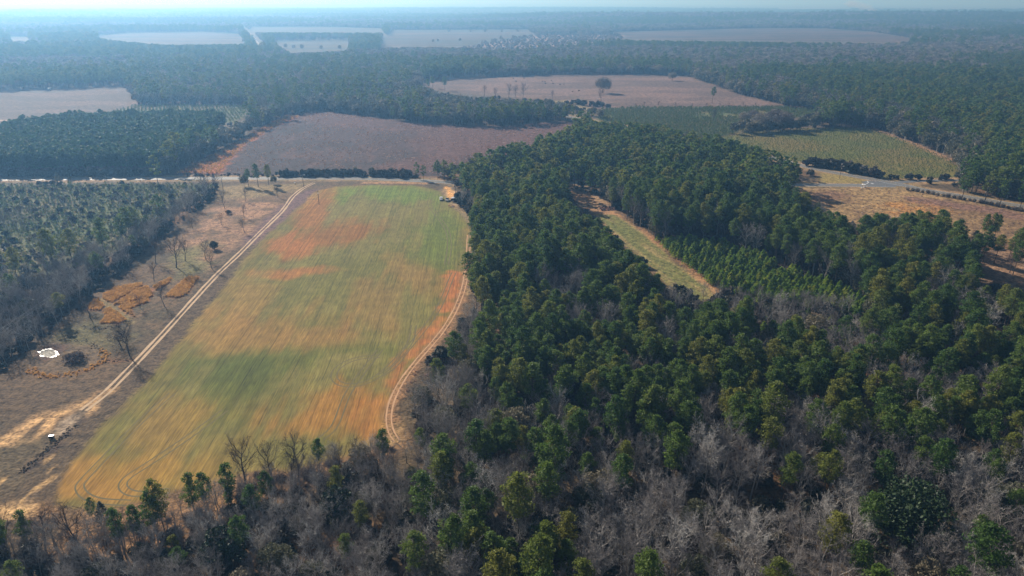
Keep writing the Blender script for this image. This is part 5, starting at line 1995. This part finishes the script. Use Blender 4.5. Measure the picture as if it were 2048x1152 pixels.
house(842, 181, 14, 8, 3.2, .2, 'low house with pale tin roof among trees left of the pasture', M['tinroof'], M['boards'])
house(800, 178, 11, 7, 3.0, -.2, 'small shed roof half hidden in trees beside the low house', M['tinroof'], M['boards'])
house(1195, 66, 24, 12, 5, .1, 'far white building at the edge of the cleared ground', M['white'], M['white'])
house(540, 78, 18, 10, 4, .3, 'far farmhouse beside the straight pale road', M['tinroof'], M['boards'])
house(508, 81, 12, 9, 3.5, .3, 'far shed left of the straight pale road', M['tinroof'], M['boards'])
house(99, 180, 3.6, 2.6, 2.2, .1, 'tiny white shed on the far side of the pale field', M['white'], M['white'])


# ------------------------------------------------------------------ cattle
def cow_mesh():
    b = MB()
    b.tube([(0, -1.05, 1.05), (0, -.85, 1.05), (0, -.2, 1.0), (0, .5, 1.02), (0, .95, 1.1), (0, 1.25, 1.22), (0, 1.5, 1.2), (0, 1.78, 1.0)],
           [.12, .36, .42, .40, .34, .2, .18, .09], 10)
    for s in (-1, 1):
        b.tube([(s * .22, .72, .95), (s * .23, .74, .5), (s * .22, .72, 0)], [.16, .09, .07], 6)
        b.tube([(s * .22, -.75, 1.0), (s * .24, -.68, .6), (s * .23, -.82, .38), (s * .23, -.78, 0)], [.2, .11, .08, .07], 6)
        b.tube([(s * .1, 1.42, 1.33), (s * .34, 1.4, 1.34)], [.06, .03], 5)
    b.tube([(0, -1.1, 1.2), (0, -1.2, .8), (0, -1.2, .5)], [.04, .03, .05], 5)
    return b.mesh('cow', [M['cow']], True)


cm = cow_mesh()
for px, py in ((1103, 162), (1090, 165), (1091, 168.5), (1106, 168), (1085, 164), (1032, 163.5), (1027, 158), (1048, 157.5), (1120, 170), (1128, 169.5), (1145, 184), (1158, 182.5)):
    x, y = W(px, py)
    o = obj('cow', cm, None, (x, y, .03), random.random() * 6)
    o.scale = (1.15,) * 3
    where = ('beside the track below the big oak line' if py > 180 else 'at the far left of the herd' if px < 1040 else 'between the far left pair and the herd' if px < 1060 else
             'in the middle of the herd' if px < 1110 else 'at the right end of the herd')
    tag(o, 'dark cow on the big tan pasture ' + where, 'cow', 'cattle on the big pasture')

# ------------------------------------------------------------------ haze and smoke
b = MB()
b.box(0, 0, -1.2, 52000, 52000, 127.2)
m = bpy.data.materials.new('haze')
m.use_nodes = True
t = m.node_tree
t.nodes.clear()
pv = t.nodes.new('ShaderNodeVolumePrincipled')
pv.inputs['Color'].default_value = (*HAZE_COLOR, 1)
pv.inputs['Density'].default_value = HAZE_DENSITY
pv.inputs['Absorption Color'].default_value = (.5, .5, .5, 1)      # clear air: scatters blue most, absorbs little
pv.inputs['Anisotropy'].default_value = HAZE_ANISO
pv.inputs['Density Attribute'].default_value = ''
out = t.nodes.new('ShaderNodeOutputMaterial')
t.links.new(pv.outputs['Volume'], out.inputs['Volume'])
tag(obj('haze', b.mesh('haze', [m])), kind='stuff')

ms = bpy.data.materials.new('smoke')
ms.use_nodes = True
t = ms.node_tree
t.nodes.clear()
pv = t.nodes.new('ShaderNodeVolumePrincipled')
pv.inputs['Color'].default_value = (.9, .93, .95, 1)
pv.inputs['Density'].default_value = .014
pv.inputs['Density Attribute'].default_value = ''
out = t.nodes.new('ShaderNodeOutputMaterial')
t.links.new(pv.outputs['Volume'], out.inputs['Volume'])
bm = bmesh.new()
x0, y0 = W(1748, 24.5)
x0, y0 = x0 * 5300 / y0, 5300.0
for k in range(7):
    q = k / 6
    s = bmesh.ops.create_icosphere(bm, subdivisions=2, radius=1.0)
    for v in s['verts']:
        n = v.co.normalized()
        w = 1 + .3 * math.sin(5 * n.x + k) * math.cos(4 * n.z + k)
        v.co = Vector((x0 - 40 * q * q * 4 + n.x * w * (22 + 40 * q), y0 + n.y * w * 40, min(28 + 68 * q + n.z * w * (14 + 8 * q), 121)))
me = bpy.data.meshes.new('smoke')
bm.to_mesh(me)
bm.free()
me.materials.append(ms)
tag(obj('smoke', me), kind='stuff')
